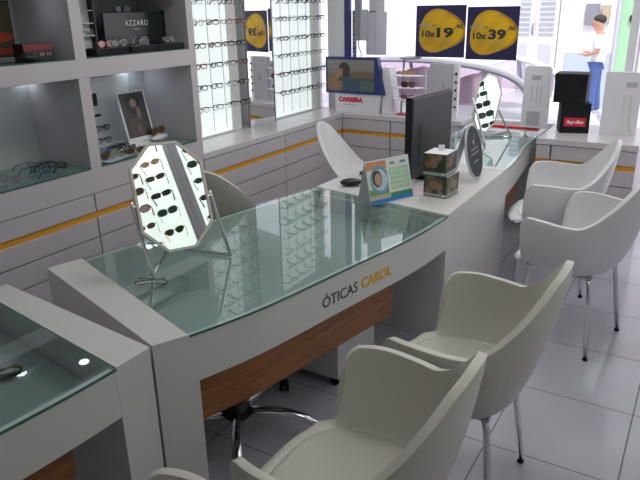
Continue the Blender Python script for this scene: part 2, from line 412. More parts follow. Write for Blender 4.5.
# ------------------------------------------------------------------ left wall: drawer cabinets and display shelving
XF = -2.96
ZT = .758
def drawers(root, face, a0, a1, ztop, zs=None):
    """drawer fronts on plane; face: 'x' (front at x=XF facing +x) or ('y', y0) front facing -y."""
    lv = [(.085, .3155), (.3225, .4485), (.4555, .567), (.607, .7095)] if zs is None else zs
    for z0, z1 in lv:
        m = MB()
        if face[0] == 'x': m.bb(face[1]-.018, face[1], a0+.004, a1-.004, z0, z1)
        else: m.bb(a0+.004, a1-.004, face[1], face[1]+.018, z0, z1)
        m.build('drawer', M['cab'], root, bevel=.002)
    m = MB()
    if face[0] == 'x': m.bb(face[1]-.028, face[1]-.010, a0, a1, .567, .607)
    else: m.bb(a0, a1, face[1]+.010, face[1]+.028, .567, .607)
    m.build('mustard_strip', M['yellow'], root)['label'] = 'mustard yellow grip strip'
def lcab(y0, y1, label, top=.713):
    t = thing('drawer_cabinet', label, 'drawer cabinet', (0, 0, 0), group=None)
    MB().bb(-3.45, XF-.03, y0, y1, .07, top).build('carcass', M['cab'], t)
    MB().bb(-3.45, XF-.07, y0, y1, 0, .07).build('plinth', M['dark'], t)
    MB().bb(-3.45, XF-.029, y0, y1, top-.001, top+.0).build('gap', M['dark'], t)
    drawers(t, ('x', XF), y0, y1, top)
    return t
lcab(.35, 2.375, 'wide drawer cabinet with mustard strip under the left shelf niche, behind the nearest desk')
lcab(2.375, 3.335, 'drawer cabinet with mustard strip under the niche holding the portrait card')
lcab(3.335, 4.348, 'low drawer cabinet with mustard strip just right of the shelf tower')
lcab(4.348, 5.56, 'low drawer cabinet with mustard strip ending at the window corner')
ct = tag(MB().bb(-3.45, XF+.004, 3.337, 5.58, .714, ZT).build('countertop', M['cabtop'], bevel=.004), 'long white countertop under the lit eyeglass panels', 'countertop')

sh = thing('display_shelving', 'tall white shelf tower with open niches for eyewear on the left wall', 'shelving', (0, 0, .714))
def S(mb, name, m=None, **k): 
    o = mb.build(name, m or M['cab'], sh, **k); o.location = (0, 0, -.714); return o
S(MB().bb(-3.45, XF+.0015, .349, 3.336, .714, .853), 'lower_shelf', bevel=.002)
S(MB().bb(-3.45, XF+.0015, .349, 3.336, 1.358, 1.456), 'middle_shelf', bevel=.002)
S(MB().bb(-3.45, XF+.0015, .349, 3.336, 1.80, 2.20), 'top_shelf', bevel=.002)
S(MB().bb(-3.45, XF, 3.280, 3.335, .852, 1.357).bb(-3.45, XF, 3.280, 3.335, 1.457, 1.801), 'side_panel')
S(MB().bb(-3.45, XF, .35, .42, .853, 1.80), 'side_panel')
S(MB().bb(-3.45, XF, 2.380, 2.455, .853, 1.358), 'divider')
S(MB().bb(-3.45, XF, 2.380, 2.455, 1.456, 1.80), 'divider')
S(MB().bb(-3.45, XF, 1.34, 1.41, .853, 1.358), 'divider')
S(MB().bb(-3.45, XF, 1.34, 1.41, 1.456, 1.80), 'divider')
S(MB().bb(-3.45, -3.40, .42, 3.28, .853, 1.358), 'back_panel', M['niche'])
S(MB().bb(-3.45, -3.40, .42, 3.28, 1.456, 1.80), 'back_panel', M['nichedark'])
for y0, y1 in ((1.41, 2.38), (2.455, 3.28)):
    S(MB().bb(-3.39, XF+.004, y0+.003, y1-.003, .857, .863), 'glass_shelf', M['shelfglass'])
    S(MB().bb(XF+.004, XF+.006, y0+.003, y1-.003, .856, .864), 'glass_edge', M['deskedge'])
    S(MB().bb(-3.39, XF-.002, y0+.003, y1-.003, 1.4565, 1.4625), 'glass_shelf', M['shelfglass'])
    S(MB().bb(XF-.002, XF, y0+.003, y1-.003, 1.4565, 1.4625), 'glass_edge', M['deskedge'])
for x, y, z in ((-3.375, 2.33, 1.357), (-3.36, 2.62, 1.357), (-3.36, 3.10, 1.357), (-3.345, 1.958, 1.799), (-3.115, 2.238, 1.799)):
    S(MB().lathe([(.001, z-.007), (.028, z-.007), (.032, z), (.001, z)], (x, y, 0), 20), 'niche_lamp', M['lamp'])
LIGHTS = []
def area(name, loc, size, power, col=(1, 1, 1), rot=(0, 0, 0), sy=None, spread=None):
    l = bpy.data.lights.new(name, 'AREA'); l.energy = power; l.color = col; l.size = size
    if sy: l.shape = 'RECTANGLE'; l.size_y = sy
    if spread: l.spread = spread
    o = bpy.data.objects.new(name, l); C.objects.link(o); o.location = loc; o.rotation_euler = rot; return o
for y in (2.10, 2.62, 3.15): area('niche_light', (-3.30, y, 1.345), .05, .10, (.72, .86, 1.0))

# ------------------------------------------------------------------ eyewear prototypes
def lens_outline(kind, cx, s, n=20):
    pts = []
    for i in range(n):
        a = 2*PI*i/n; c, sn = math.cos(a), math.sin(a)
        if kind == 'round': x, z = .024*c, .022*sn
        elif kind == 'rect': e = .55; x = .027*abs(c)**e*(1 if c > 0 else -1); z = .0165*abs(sn)**e*(1 if sn > 0 else -1)
        elif kind == 'oval': x, z = .027*c, .0185*sn
        elif kind == 'big': e = .75; x = .031*abs(c)**e*(1 if c > 0 else -1); z = .024*abs(sn)**e*(1 if sn > 0 else -1)
        else:
            x = .030*c + (.004*s if sn < 0 else 0)*(-1)*abs(sn); z = .025*sn if sn < 0 else .019*abs(sn)**.8
            x *= 1.0 if sn > -.3 else .86
        pts.append((cx*s+x, z))
    return pts
def make_glasses(name, kind, fm, lm, label, cat, thick=.0022, half=.034, folded=False, sun=False):
    t = thing(name, label, cat)
    f = MB()
    for s in (-1, 1):
        o2 = lens_outline(kind, half, s); f.tube([(x, -.006*abs(x)/.06, z) for x, z in o2], thick, 6, closed=True)
    f.tube([(-.010, 0, .006), (0, -.003, .010), (.010, 0, .006)], thick, 6)
    ex = half+.026
    for s in (-1, 1): f.tube([(s*ex, -.004, .008), (s*(ex+.009), .004, .009)], thick*1.3, 6)
    f.build('frame', fm, t, smooth=True)
    for s in (-1, 1):
        o2 = lens_outline(kind, half, s)
        MB().slab([(x, .0-.006*abs(x)/.06, z) for x, z in o2], (0, .0012, 0)).build('lens', lm, t)
    L = .105
    for s in (-1, 1):
        if folded: pts = [(s*(ex+.008), .006, .008), (s*(ex-.02), .012+.004*(s > 0), .006), (-s*.030, .016+.004*(s > 0), .002), (-s*.055, .017+.004*(s > 0), -.014)]
        else: pts = [(s*(ex+.009), .004, .009), (s*(ex+.010), .05, .008), (s*(ex+.006), L-.02, .004), (s*(ex+.002), L+.005, -.020)]
        MB().tube(pts, [thick*1.2, thick*1.2, thick*1.3, thick*1.6], 6).build('temple', fm, t, smooth=True)
    return t
FR = {'black': M['black'], 'dark': mat('dark_bronze_frame', (.07, .05, .045), .35), 'silver': mat('silver_frame', (.45, .45, .47), .25, 1.0),
      'red': mat('wine_frame', (.22, .03, .05), .35), 'blue': mat('navy_frame', (.03, .06, .18), .35), 'gold': mat('gold_frame', (.55, .38, .16), .25, 1.0),
      'tort': mat('tortoise_frame', (.20, .09, .04), .3), 'pink': mat('lilac_frame', (.50, .22, .45), .35), 'peach': mat('peach_frame', (.62, .36, .24), .35)}
def tinted(n, c): return mat(n, c, .12, 0, .15, 30)
LM = {'smoke': tinted('smoke_lens', (.035, .035, .04)), 'brown': tinted('brown_lens', (.10, .065, .05)), 'green': tinted('green_lens', (.035, .07, .05)),
      'rose': tinted('rose_lens', (.26, .10, .12)), 'peach': tinted('peach_lens', (.50, .30, .20)), 'grey': tinted('grey_lens', (.13, .14, .14))}
used = set()
PROTO = {}
def place_glasses(key, label, loc, rz=0, group=None, rot=None, name=None):
    kind, fr, lens, folded = key
    if key not in PROTO:
        PROTO[key] = make_glasses('sunglasses' if lens else 'eyeglasses', kind, FR[fr], LM[lens] if lens else M['lens'], label, 'sunglasses' if lens else 'eyeglasses',
                                  thick=.0032 if (fr in ('black', 'tort', 'blue', 'red') and kind in ('rect', 'big')) else .0020, folded=folded)
        o = PROTO[key]
    else:
        o = copy_tree(PROTO[key])
    o.location = loc; o.rotation_euler = rot if rot is not None else (0, 0, rz); o['label'] = label
    if group: o['group'] = group
    elif 'group' in o: del o['group']
    return o

# lit panels on the left wall
ROWZ = [2.21, 2.06, 1.91, 1.755, 1.615, 1.457, 1.315, 1.162, 1.004]
def lit_panel(y0, y1, label, edge):
    t = thing('eyewear_lightbox', label, 'light box', (-3.36, (y0+y1)/2, ZT))
    def Q(mb, n, m, **k):
        o = mb.build(n, m, t, **k); o.location = (3.36, -(y0+y1)/2, -ZT); return o
    Q(MB().bb(-3.45, -3.305, y0, y1, .775, 2.36), 'light_box', M['panel'])
    Q(MB().bb(-3.45, -3.295, y1, y1+edge, ZT+.003, 2.36), 'side_return', M['paneledge'])
    Q(MB().bb(-3.45, -3.300, y0, y1, ZT+.003, .775), 'foot_rail', M['white'])
    if edge > .12: Q(MB().slab([(-3.40, y1+edge, ZT+.003), (-3.40, y1+edge+.12, ZT+.003), (-3.40, y1+edge, 2.2)], (.006, 0, 0)), 'sloped_side', M['white'])
    n = 4 if y1-y0 < .6 else 5
    for k in range(n):
        y = y0+.07+(y1-y0-.14)*k/(n-1)
        Q(MB().bb(-3.305, -3.300, y-.003, y+.003, .80, 2.34), 'rod', M['white'])
    return t
lit_panel(3.345, 4.10, 'lit white panel of eyeglasses standing against the shelf tower', .11)
lit_panel(4.64, 5.33, 'lit white panel of eyeglasses nearer the window', .15)
mt = thing('wall_mirror', 'tall narrow mirror standing between the two lit eyeglass panels', 'mirror', (-3.245, 4.45, ZT+.004))
yy0, yy1 = 4.30, 4.60
def mx(y): return -3.269+.134*(y-4.30)
MB().slab([(mx(yy0)+3.245, yy0-4.45, 0), (mx(yy1)+3.245, yy1-4.45, 0), (mx(yy1)+3.245, yy1-4.45, 1.6), (mx(yy0)+3.245, yy0-4.45, 1.6)], (-.006, .001, 0)).build('mirror_glass', M['mirror'], mt)
MB().bb(mx(yy1)+3.245-.012, mx(yy1)+3.245+.004, yy1-4.45, yy1-4.45+.012, 0, 1.6).bb(mx(yy0)+3.245-.012, mx(yy0)+3.245+.003, yy0-4.45-.008, yy0-4.45, 0, 1.6).build('edge_strip', M['cartrim'], mt)

kinds = [('rect', 'black'), ('oval', 'dark'), ('rect', 'dark'), ('round', 'silver'), ('rect', 'black'), ('oval', 'black'), ('rect', 'red'), ('oval', 'dark'), ('rect', 'blue')]
fname = {'black': 'black', 'dark': 'dark bronze', 'silver': 'thin silver', 'tort': 'tortoiseshell brown', 'red': 'wine red', 'gold': 'gold', 'blue': 'navy'}
kname = {'rect': 'rectangular', 'oval': 'oval', 'round': 'round'}
rown = ['ninth row from the counter', 'eighth row from the counter', 'seventh row from the counter', 'sixth row from the counter', 'fifth row from the counter', 'fourth row from the counter', 'third row from the counter', 'second row from the counter', 'lowest row above the counter']
rng = random.Random(3)
for pi, (ys, pname) in enumerate((([3.47, 3.635, 3.80, 3.965, 4.13], 'panel by the shelf tower'), ([4.70, 4.855, 5.01, 5.165, 5.32], 'panel nearer the window'))):
    for ri, z in enumerate(ROWZ):
        for ci, y in enumerate(ys):
            kd, fr = kinds[rng.randrange(len(kinds))]
            lb = '%s %s eyeglasses, %s from left, %s row up, %s' % (fname[fr], kname[kd], ORD[ci], ORD[8-ri], pname)
            place_glasses((kd, fr, None, False), lb, (-3.305+.1215, y+rng.uniform(-.01, .01), z-.004), PI/2+rng.uniform(-.05, .05), group='eyeglasses in rows on the lit '+pname)

# ------------------------------------------------------------------ right wall: lit sunglass panels (seen in the table mirrors)
def sun_panel(y0, y1, label):
    t = thing('sunglass_display', label, 'display panel', (XR-.003, (y0+y1)/2, 1.3))
    MB().bb(-.035, 0, -(y1-y0)/2, (y1-y0)/2, 0, 1.32).build('light_box', M['sunpanel'], t)
    return t
sun_panel(1.02, 1.695, 'lit white sunglass panel seen at the left of the octagonal desk mirror')
sun_panel(1.80, 2.60, 'lit white sunglass panel seen at the right of the octagonal desk mirror')
sun_panel(4.00, 5.35, 'lit sunglass panel near the entrance, lengthened to glow like daylight in the far octagonal mirror')  # bare far end added as a white glow for the far mirror
tag(MB().bb(XR-.06, XR, 1.697, 1.798, 1.25, 2.65).bb(XR-.075, XR-.06, 1.72, 1.735, 1.25, 2.65).bb(XR-.075, XR-.06, 1.76, 1.775, 1.25, 2.65).build('panel_divider', M['acry']), 'grey ribbed upright between the lit sunglass panels', 'divider')
SUN = [('big', 'tort', 'brown'), ('oval', 'peach', 'peach'), ('rect', 'dark', 'brown'), ('rect', 'black', 'smoke'), ('big', 'silver', 'green'), ('aviator', 'gold', 'green')]
sz = [2.365, 2.203, 2.078, 1.936, 1.794, 1.635]
cols = [(1.19, 2, 'fourth'), (1.395, 3, 'third'), (1.578, 0, 'second'), (1.905, 4, 'first'), (2.12, 1, 'outer')]
colname = {1.395: 'column at the left frame', 1.578: 'main column left of upright', 1.905: 'column right of the grey upright'}
place = {'peach': 'peach', 'brown': 'brown', 'smoke': 'black', 'green': 'green', 'rose': 'rose', 'grey': 'grey'}
seq = {1.395: [('oval', 'gold', 'grey'), ('rect', 'tort', 'brown'), ('big', 'dark', 'brown'), ('big', 'red', 'rose'), ('oval', 'gold', 'brown'), ('oval', 'gold', 'brown')],
       1.905: [('rect', 'black', 'smoke'), ('oval', 'dark', 'green'), ('big', 'dark', 'green'), ('oval', 'black', 'green'), ('rect', 'black', 'smoke'), ('oval', 'black', 'smoke')]}
for y, sh0, _ in cols[1:4]:
    for ri, z in enumerate(sz):
        kd, fr, ln = SUN[ri] if y == 1.578 else seq[y][ri]
        zz = z-(.06 if y == 1.395 else -.0)
        lb = '%s lens sunglasses, mirrored, %s, %s from top' % (place[ln], colname[y], ORD[ri])
        place_glasses((kd, fr, ln, False), lb, (XR-.038-.138, y, zz), -PI/2, group='sunglasses on the wall panel reflected in the desk mirror').scale = (1.13, 1.13, 1.13)

# ------------------------------------------------------------------ back counters by the window
def bcab(x0, x1, yf, yb, label, top=.713):
    t = thing('drawer_cabinet', label, 'drawer cabinet')
    MB().bb(x0, x1, yf+.02, yb, .09, top).build('carcass', M['cab'], t)
    drawers(t, ('y', yf), x0, x1, top)
    for x in (x0+.05, x1-.05):
        for y in (yf+.05, yb-.05): MB().lathe([(.018, 0), (.022, .01), (.014, .09)], (x, y, 0), 12).build('foot', M['rubber'], t)
    return t
bcab(-2.955, -2.46, 5.31, 5.58, 'white drawer cabinet behind the portrait box in the window corner')
bcab(-2.455, -1.80, 5.31, 5.58, 'white drawer cabinet behind the computer monitor')
tag(MB().bb(-2.955, -1.79, 5.305, 5.595, .7135, ZT).build('countertop', M['cabtop'], bevel=.003), 'white window countertop carrying the portrait box and stand', 'countertop')
bcab(-1.06, -.955, 4.86, 5.58, 'narrow white filler cabinet beside the far desk glass')
bcab(-.95, -.375, 4.86, 5.58, 'white drawer cabinet under the red and black boxes')
tag(MB().bb(-1.06, -.370, 4.855, 5.595, .7135, ZT).build('countertop', M['cabtop'], bevel=.003), 'white window countertop carrying the black boxes', 'countertop')

# ------------------------------------------------------------------ main desk
FRONT = [(-1.373, 1.236), (-1.322, 1.345), (-1.258, 1.534), (-1.214, 1.711), (-1.140, 2.104), (-1.073, 2.443), (-1.040, 2.680), (-1.026, 2.905)]
ZD = .715
def resample(pts, n):
    P3 = [Vector((p[0], p[1], 0)) for p in pts]; out = []
    for i in range(n):
        t = i/(n-1)*(len(P3)-1); k = min(int(t), len(P3)-2); f = t-k
        p0 = P3[max(k-1, 0)]; p1 = P3[k]; p2 = P3[k+1]; p3 = P3[min(k+2, len(P3)-1)]
        q = .5*((2*p1)+(p2-p0)*f+(2*p0-5*p1+4*p2-p3)*f*f+(-p0+3*p1-3*p2+p3)*f**3); out.append((q.x, q.y))
    return out
def offset(pts, d):
    out = []
    for i, p in enumerate(pts):
        a = Vector(pts[max(i-1, 0)]); b = Vector(pts[min(i+1, len(pts)-1)]); t = (b-a).normalized(); n = Vector((-t.y, t.x))
        out.append((p[0]+n.x*d, p[1]+n.y*d))
    return out
fc = resample(FRONT[1:], 26)
desk = thing('reception_desk', 'curved white glass-topped desk with dark and yellow lettering, in the middle', 'desk', (-1.6, 2.6, 0))
def D(mb, n, m, parent=None, **k):
    o = mb.build(n, m, parent or desk, **k)
    if parent is None: o.location = (1.6, -2.6, 0)
    return o
D(MB().prism([(-1.373, 1.236), (-1.322, 1.345), (-2.185, 1.640), (-2.224, 1.499)], 0, ZD).prism([(-1.323, 1.343), (-1.3125, 1.368), (-2.175, 1.663), (-2.184, 1.638)], 0, .5345), 'end_panel', M['desk'])
D(MB().prism(fc+offset(fc, .028)[::-1], .535, .7045), 'fascia', M['desk'])
# light glass edge carried over the fascia
gback = [(-1.894, 3.073), (-2.185, 1.640)]
gl = D(MB().prism([(p[0]+.004, p[1]) for p in fc]+gback, .7055, .7145), 'glass_top', M['deskglass'])
D(MB().prism([(p[0]+.0055, p[1]) for p in fc]+[(p[0]+.0035, p[1]) for p in fc][::-1], .7060, .7145), 'glass_front_edge', M['deskedge'])
D(MB().slab([(-1.020, 2.908, .7140), (-1.894, 3.076, .7140), (-1.894, 3.080, .7140), (-1.020, 2.912, .7140)], (0, 0, .0022)), 'glass_side_edge', M['deskedge'])
D(MB().prism(offset(fc, .03)+[(-1.870, 3.05), (-2.160, 1.66)], .585, .60), 'display_tray', M['tray'])
D(MB().prism([(-1.872, 3.073), (-1.894, 3.073), (-2.185, 1.640), (-2.163, 1.640)], .535, .7045), 'rear_rail', M['desk'])
wd = resample(FRONT[1:6], 18); wdi = offset(wd, .035); wdo = offset(wd, .055)
D(MB().prism(wdi+wdo[::-1], .353, .545), 'wood_modesty_panel', M['wood'])['label'] = 'orange-brown wood modesty panel'
# closed right part with white worktop
D(MB().prism([(-1.026, 2.905), (-1.030, 3.300), (-1.034, 3.930), (-1.83, 3.930), (-1.88, 3.55), (-1.894, 3.073)], .685, ZD), 'worktop', M['desk'], bevel=.0015)
D(MB().prism([(-1.026, 2.905), (-1.030, 3.300), (-1.034, 3.930), (-1.056, 3.930), (-1.052, 3.3), (-1.048, 2.905)], 0, .685), 'front_panel', M['desk'])
D(MB().prism([(-1.048, 2.905), (-1.048, 2.927), (-1.84, 3.06), (-1.84, 3.038)], 0, .685), 'side_panel', M['desk'])
D(MB().prism([(-1.058, 3.905), (-1.058, 3.928), (-1.81, 3.928), (-1.81, 3.905)], 0, .685), 'side_panel', M['desk'])
# lettering along the curve
def fascia_text(s, y0, y1, zb, size, m, bold):
    # build flat then wrap to the front curve
    x_at = lambda yy: next((fc[i][0]+(fc[i+1][0]-fc[i][0])*(yy-fc[i][1])/(fc[i+1][1]-fc[i][1]) for i in range(len(fc)-1) if fc[i][1] <= yy <= fc[i+1][1]), -1.1)
    t = text('lettering', s, size, m, desk, Matrix.Identity(4), bold=bold, width=y1-y0, extrude=.0006)
    for v in t.data.vertices:
        yy = y0+v.co.x; v.co = Vector((x_at(yy)+.0012+v.co.z, yy, zb+v.co.y))
    t.location = (1.6, -2.6, 0); return t
fascia_text('ÓTICAS', 1.935, 2.150, .588, .066, M['inkdark'], 0.0)['label'] = 'thin dark grey lettering'
fascia_text('CAROL', 2.176, 2.378, .588, .066, M['inkyel'], .0022)['label'] = 'bold yellow lettering'

# near-left desk
LF = [(-1.376, 1.225), (-1.374, 1.087), (-1.382, .90), (-1.397, .733), (-1.42, .50), (-1.46, .25)]
lf = resample(LF, 20)[::-1]
ld = thing('reception_desk', 'white glass-topped desk cut off at the lower left corner', 'desk', (-1.75, .7, 0))
def L(mb, n, m, **k):
    o = mb.build(n, m, ld, **k); o.location = (1.75, -.7, 0); return o
lfg = [p for p in lf if p[1] < 1.09]+[(-1.374, 1.087)]
L(MB().prism([(-1.374, 1.087), (-1.376, 1.228), (-2.229, 1.318), (-2.215, 1.215)], 0, ZD), 'end_panel', M['desk'], bevel=.002)
L(MB().prism([(-1.46, .25), (-1.455, .13), (-2.23, .05), (-2.23, .2)], 0, ZD), 'end_panel', M['desk'])
L(MB().prism(lfg+offset(lfg, .028)[::-1], .545, .7045), 'fascia', M['desk'])
L(MB().prism([(p[0]+.004, p[1]) for p in lfg]+[(-2.215, 1.215), (-2.23, .2)], .7055, .7145), 'glass_top', M['deskglass'])
L(MB().prism([(p[0]+.0055, p[1]) for p in lfg]+[(p[0]+.0035, p[1]) for p in lfg][::-1], .7060, .7145), 'glass_front_edge', M['deskedge'])
L(MB().prism([(-1.370, 1.085), (-1.370, 1.089), (-2.213, 1.219), (-2.213, 1.215)], .7145, .7160), 'glass_side_edge', M['deskedge'])
L(MB().prism(offset(lfg, .03)+[(-2.19, 1.20), (-2.2, .2)], .585, .60), 'display_tray', M['tray'])
L(MB().prism([(-2.195, 1.21), (-2.215, 1.215), (-2.23, .2), (-2.208, .2)], .535, .7045), 'rear_rail', M['desk'])
lw = [p for p in lfg if p[1] < .98]
L(MB().prism(offset(lw, .12)+offset(lw, .14)[::-1], .353, .56), 'wood_modesty_panel', M['wood'])['label'] = 'orange-brown wood modesty panel'

# far desk
FF = [(-1.036, 3.955), (-1.040, 4.10), (-1.055, 4.30), (-1.085, 4.60), (-1.110, 4.82), (-1.118, 5.05), (-1.12, 5.25)]
ff = resample(FF, 22)
fd = thing('reception_desk', 'far white glass-topped desk carrying the smaller octagonal mirror', 'desk', (-1.5, 4.6, 0))
def F(mb, n, m, **k):
    o = mb.build(n, m, fd, **k); o.location = (1.5, -4.6, 0); return o
F(MB().prism([(-1.036, 3.940), (-1.036, 4.02), (-1.74, 4.02), (-1.74, 3.940)], 0, ZD), 'end_panel', M['desk'], bevel=.002)
ffg = [p for p in ff if p[1] > 4.03]; ffg = [(-1.037, 4.022)]+ffg
F(MB().prism(ffg+offset(ffg, .028)[::-1], .535, .7045), 'fascia', M['desk'])
F(MB().prism([(p[0]+.004, p[1]) for p in ffg]+[(-1.76, 5.25), (-1.74, 4.022)], .7055, .7145), 'glass_top', M['deskglass'])
F(MB().prism([(p[0]+.0055, p[1]) for p in ffg]+[(p[0]+.0035, p[1]) for p in ffg][::-1], .7060, .7145), 'glass_front_edge', M['deskedge'])
F(MB().prism(offset(ffg, .03)+[(-1.74, 5.24), (-1.72, 4.025)], .585, .60), 'display_tray', M['tray'])
F(MB().prism([(-1.72, 4.022), (-1.74, 4.022), (-1.76, 5.25), (-1.74, 5.25)], .535, .7045), 'rear_rail', M['desk'])
fw = [p for p in ffg if p[1] < 4.8]
F(MB().prism(offset(fw, .04)+offset(fw, .06)[::-1], .353, .545), 'wood_modesty_panel', M['wood'])['label'] = 'orange-brown wood modesty panel'
F(MB().prism([(-1.12, 5.25), (-1.12, 5.33), (-1.76, 5.33), (-1.76, 5.25)], 0, ZD), 'end_panel', M['desk'], bevel=.002)

# ------------------------------------------------------------------ tub chairs
def interp(keys, a):
    for (a0, h0), (a1, h1) in zip(keys, keys[1:]):
        if a0 <= a <= a1:
            i = keys.index((a0, h0)); t = (a-a0)/(a1-a0); d = a1-a0
            def sl(j):
                if j <= 0 or j >= len(keys)-1: return 0.0
                l = (keys[j][1]-keys[j-1][1])/(keys[j][0]-keys[j-1][0]); r = (keys[j+1][1]-keys[j][1])/(keys[j+1][0]-keys[j][0])
                return 0.0 if l*r <= 0 else 2*l*r/(l+r)
            m0, m1 = sl(i)*d, sl(i+1)*d
            return (2*t**3-3*t*t+1)*h0+(t**3-2*t*t+t)*m0+(-2*t**3+3*t*t)*h1+(t**3-t*t)*m1
    return keys[-1][1]
HK = [(0, .436), (38, .440), (47, .460), (53, .535), (59, .655), (67, .710), (80, .714), (100, .706), (112, .703), (120, .722), (134, .786), (149, .862), (163, .916), (180, .932)]
def sup(a, rx, ry, e):
    c, s = math.cos(a), math.sin(a); r = (abs(c/rx)**e+abs(s/ry)**e)**(-1/e); return r*c, r*s
HK2 = [(0, .448), (55, .455), (78, .475), (95, .525), (112, .615), (128, .72), (145, .82), (162, .89), (180, .915)]
def shell_bm(hk=None):
    hk = hk or HK
    bm = bmesh.new(); N = 96; rings = []
    wt = [0, .06, .14, .26, .42, .60, .78, .92, 1.0]
    def point(k, ring):
        a = 2*PI*k/N; deg = abs(math.degrees(a if a <= PI else a-2*PI))
        sx, sy = sup(a, .225 if abs(deg) < 90 else .205, .245, 2.7)
        rx, ry = sup(a, .255 if abs(deg) < 90 else .325, .325, 2.5 if abs(deg) < 90 else 2.2)
        if deg < 40: ry *= .92
        if deg > 48 and deg < 90: rx = min(rx, .165); sx = min(sx, .175)
        h = interp(hk, deg)
        if ring <= 3:
            f = (.34, .62, .86, 1.0)[ring]; return Vector((sx*f, sy*f, .446+.008*f*f))
        t = wt[ring-3]
        if deg < 42:
            w = deg/42; p = t; z = .454+(h-.454)*t**2
            if w > 0: p = (1-w)*t+w*(1-(1-t)**1.7)
        else:
            p = 1-(1-t)**1.7; z = .454+(h-.454)*t**1.25
            if deg > 130: p = .55*p+.45*t; 
        return Vector((sx+(rx-sx)*p, sy+(ry-sy)*p, z))
    c = bm.verts.new((0, 0, .445))
    for ring in range(4+len(wt)-1):
        rings.append([bm.verts.new(point(k, ring)) for k in range(N)])
    for k in range(N): bm.faces.new((c, rings[0][k], rings[0][(k+1) % N]))
    for A, B in zip(rings, rings[1:]):
        for k in range(N): bm.faces.new((A[k], B[k], B[(k+1) % N], A[(k+1) % N]))
    return bm
SHELL = None
def make_chair(name, label, m, pm, loc, ang, base='legs'):
    global SHELL
    t = thing(name, label, 'chair', loc, ang)
    me = bpy.data.meshes.new('shell'); bm = shell_bm(HK2 if base == 'star' else HK); bm.to_mesh(me); bm.free()
    for p in me.polygons: p.use_smooth = True
    me.materials.append(m)
    o = bpy.data.objects.new('seat_shell', me); C.objects.link(o); o.parent = t
    s = o.modifiers.new('s', 'SOLIDIFY'); s.thickness = .024; s.offset = 0
    b = o.modifiers.new('b', 'BEVEL'); b.width = .010; b.segments = 3; b.limit_method = 'ANGLE'; b.angle_limit = 1.0
    # seat pad
    pd = MB(); n = 36; rr = []
    for (f, z) in ((1.0, .463), (1.01, .469), (.985, .476), (.9, .480), (.5, .479), (.02, .478)):
        rr.append([pd.bm.verts.new((sup(2*PI*k/n, .208, .218, 2.8)[0]*f+.004, sup(2*PI*k/n, .208, .218, 2.8)[1]*f, z)) for k in range(n)])
    for A, B in zip(rr, rr[1:]):
        for k in range(n): pd.bm.faces.new((A[k], A[(k+1) % n], B[(k+1) % n], B[k]))
    pd.bm.faces.new(rr[0][::-1]); pd.bm.faces.new(rr[-1])
    pd.build('seat_pad', pm, t, smooth=True)
    if base == 'legs':
        MB().bb(-.17, .17, -.18, -.15, .414, .438).bb(-.17, .17, .15, .18, .414, .438).bb(-.02, .02, -.15, .15, .416, .436).build('under_frame', M['steel'], t, bevel=.003)
        for sx, sy in ((-1, -1), (-1, 1), (1, -1), (1, 1)):
            fx, fy = (-.205 if sx < 0 else .19), sy*.212
            lg = MB().tube([(sx*.145, sy*.158, .428), (sx*.162, sy*.172, .38), (fx, fy, .012)], .0125, 12).build('leg', M['chrome'], t, smooth=True)
            MB().lathe([(.012, 0), (.0135, .001), (.0135, .012), (.012, .013)], (fx, fy, 0), 12).build('leg_tip', M['rubber'], lg)
    else: star_base(t)
    return t
def star_base(t, seat_z=.426, r=.30, a0=.3):
    MB().lathe([(.05, .085), (.055, .09), (.055, .13), (.034, .16), (.030, .30), (.020, .302), (.020, seat_z)], (0, 0, 0), 20).build('gas_column', M['black'], t, smooth=False)
    MB().lathe([(.09, seat_z-.012), (.09, seat_z+.008)], (0, 0, 0), 20).build('seat_plate', M['black'], t)
    for k in range(5):
        a = a0+2*PI*k/5; c, s = math.cos(a), math.sin(a)
        pts = [(c*q*r, s*q*r, z) for q, z in ((.10, .110), (.35, .122), (.6, .121), (.82, .104), (.95, .078), (1.0, .060))]
        lg = MB().tube(pts, [.025, .024, .023, .021, .018, .015], 12).build('base_leg', M['chrome'], t, smooth=True)
        R = Matrix.Rotation(a+.6, 3, 'Z') @ Matrix.Rotation(PI/2, 3, 'X')
        w = MB()
        for sg in (-1, 1): w.lathe([(.012, -.008), (.025, -.008), (.0265, 0), (.025, .008), (.012, .008)], Vector((c*r*1.0, s*r*1.0, .0265))+Matrix.Rotation(a+.6, 3, 'Z') @ Vector((0, sg*.014, 0)), 16, R)
        w.lathe([(.012, .028), (.016, .05), (.011, .068)], (c*r, s*r, 0), 10)
        w.build('caster', M['rubber'], lg)
def fdir(x, y): return math.atan2(y, x)
make_chair('tub_chair', 'ivory tub chair at the lower middle with its seat pad in view', M['shell'], M['seatpad'], (-.685, 1.25, 0), fdir(-1, 0))
make_chair('tub_chair', 'ivory tub chair behind the nearest one, at the lettered desk', M['shell'], M['seatpad'], (-.620, 1.955, 0), fdir(-1, 0))
make_chair('tub_chair', 'white tub chair cut by the right edge of the photo', M['shellw'], M['seatpadw'], (-.487, 3.345, 0), fdir(-.975, .22))
make_chair('tub_chair', 'white tub chair facing the far desk, behind the one at the right edge', M['shellw'], M['seatpadw'], (-.735, 4.02, 0), fdir(-.975, -.20))
make_chair('tub_chair', 'ivory tub chair at the bottom edge of which only an arm tip shows', M['shell'], M['seatpad'], (-.835, .52, 0), fdir(-1, .05))
make_chair('swivel_chair', 'ivory swivel chair behind the lettered desk, its back right of the octagonal mirror', M['shell'], M['seatpad'], (-2.36, 2.76, 0), fdir(-.35, .94), 'star')
make_chair('swivel_chair', 'white swivel chair behind the worktop, its back left of the monitor', M['shellw'], M['seatpadw'], (-2.10, 4.09, 0), fdir(1, .28), 'star')
stl = thing('swivel_stool', 'swivel stool with chrome star base tucked under the lettered desk', 'stool', (-1.50, 1.77, 0), 0)
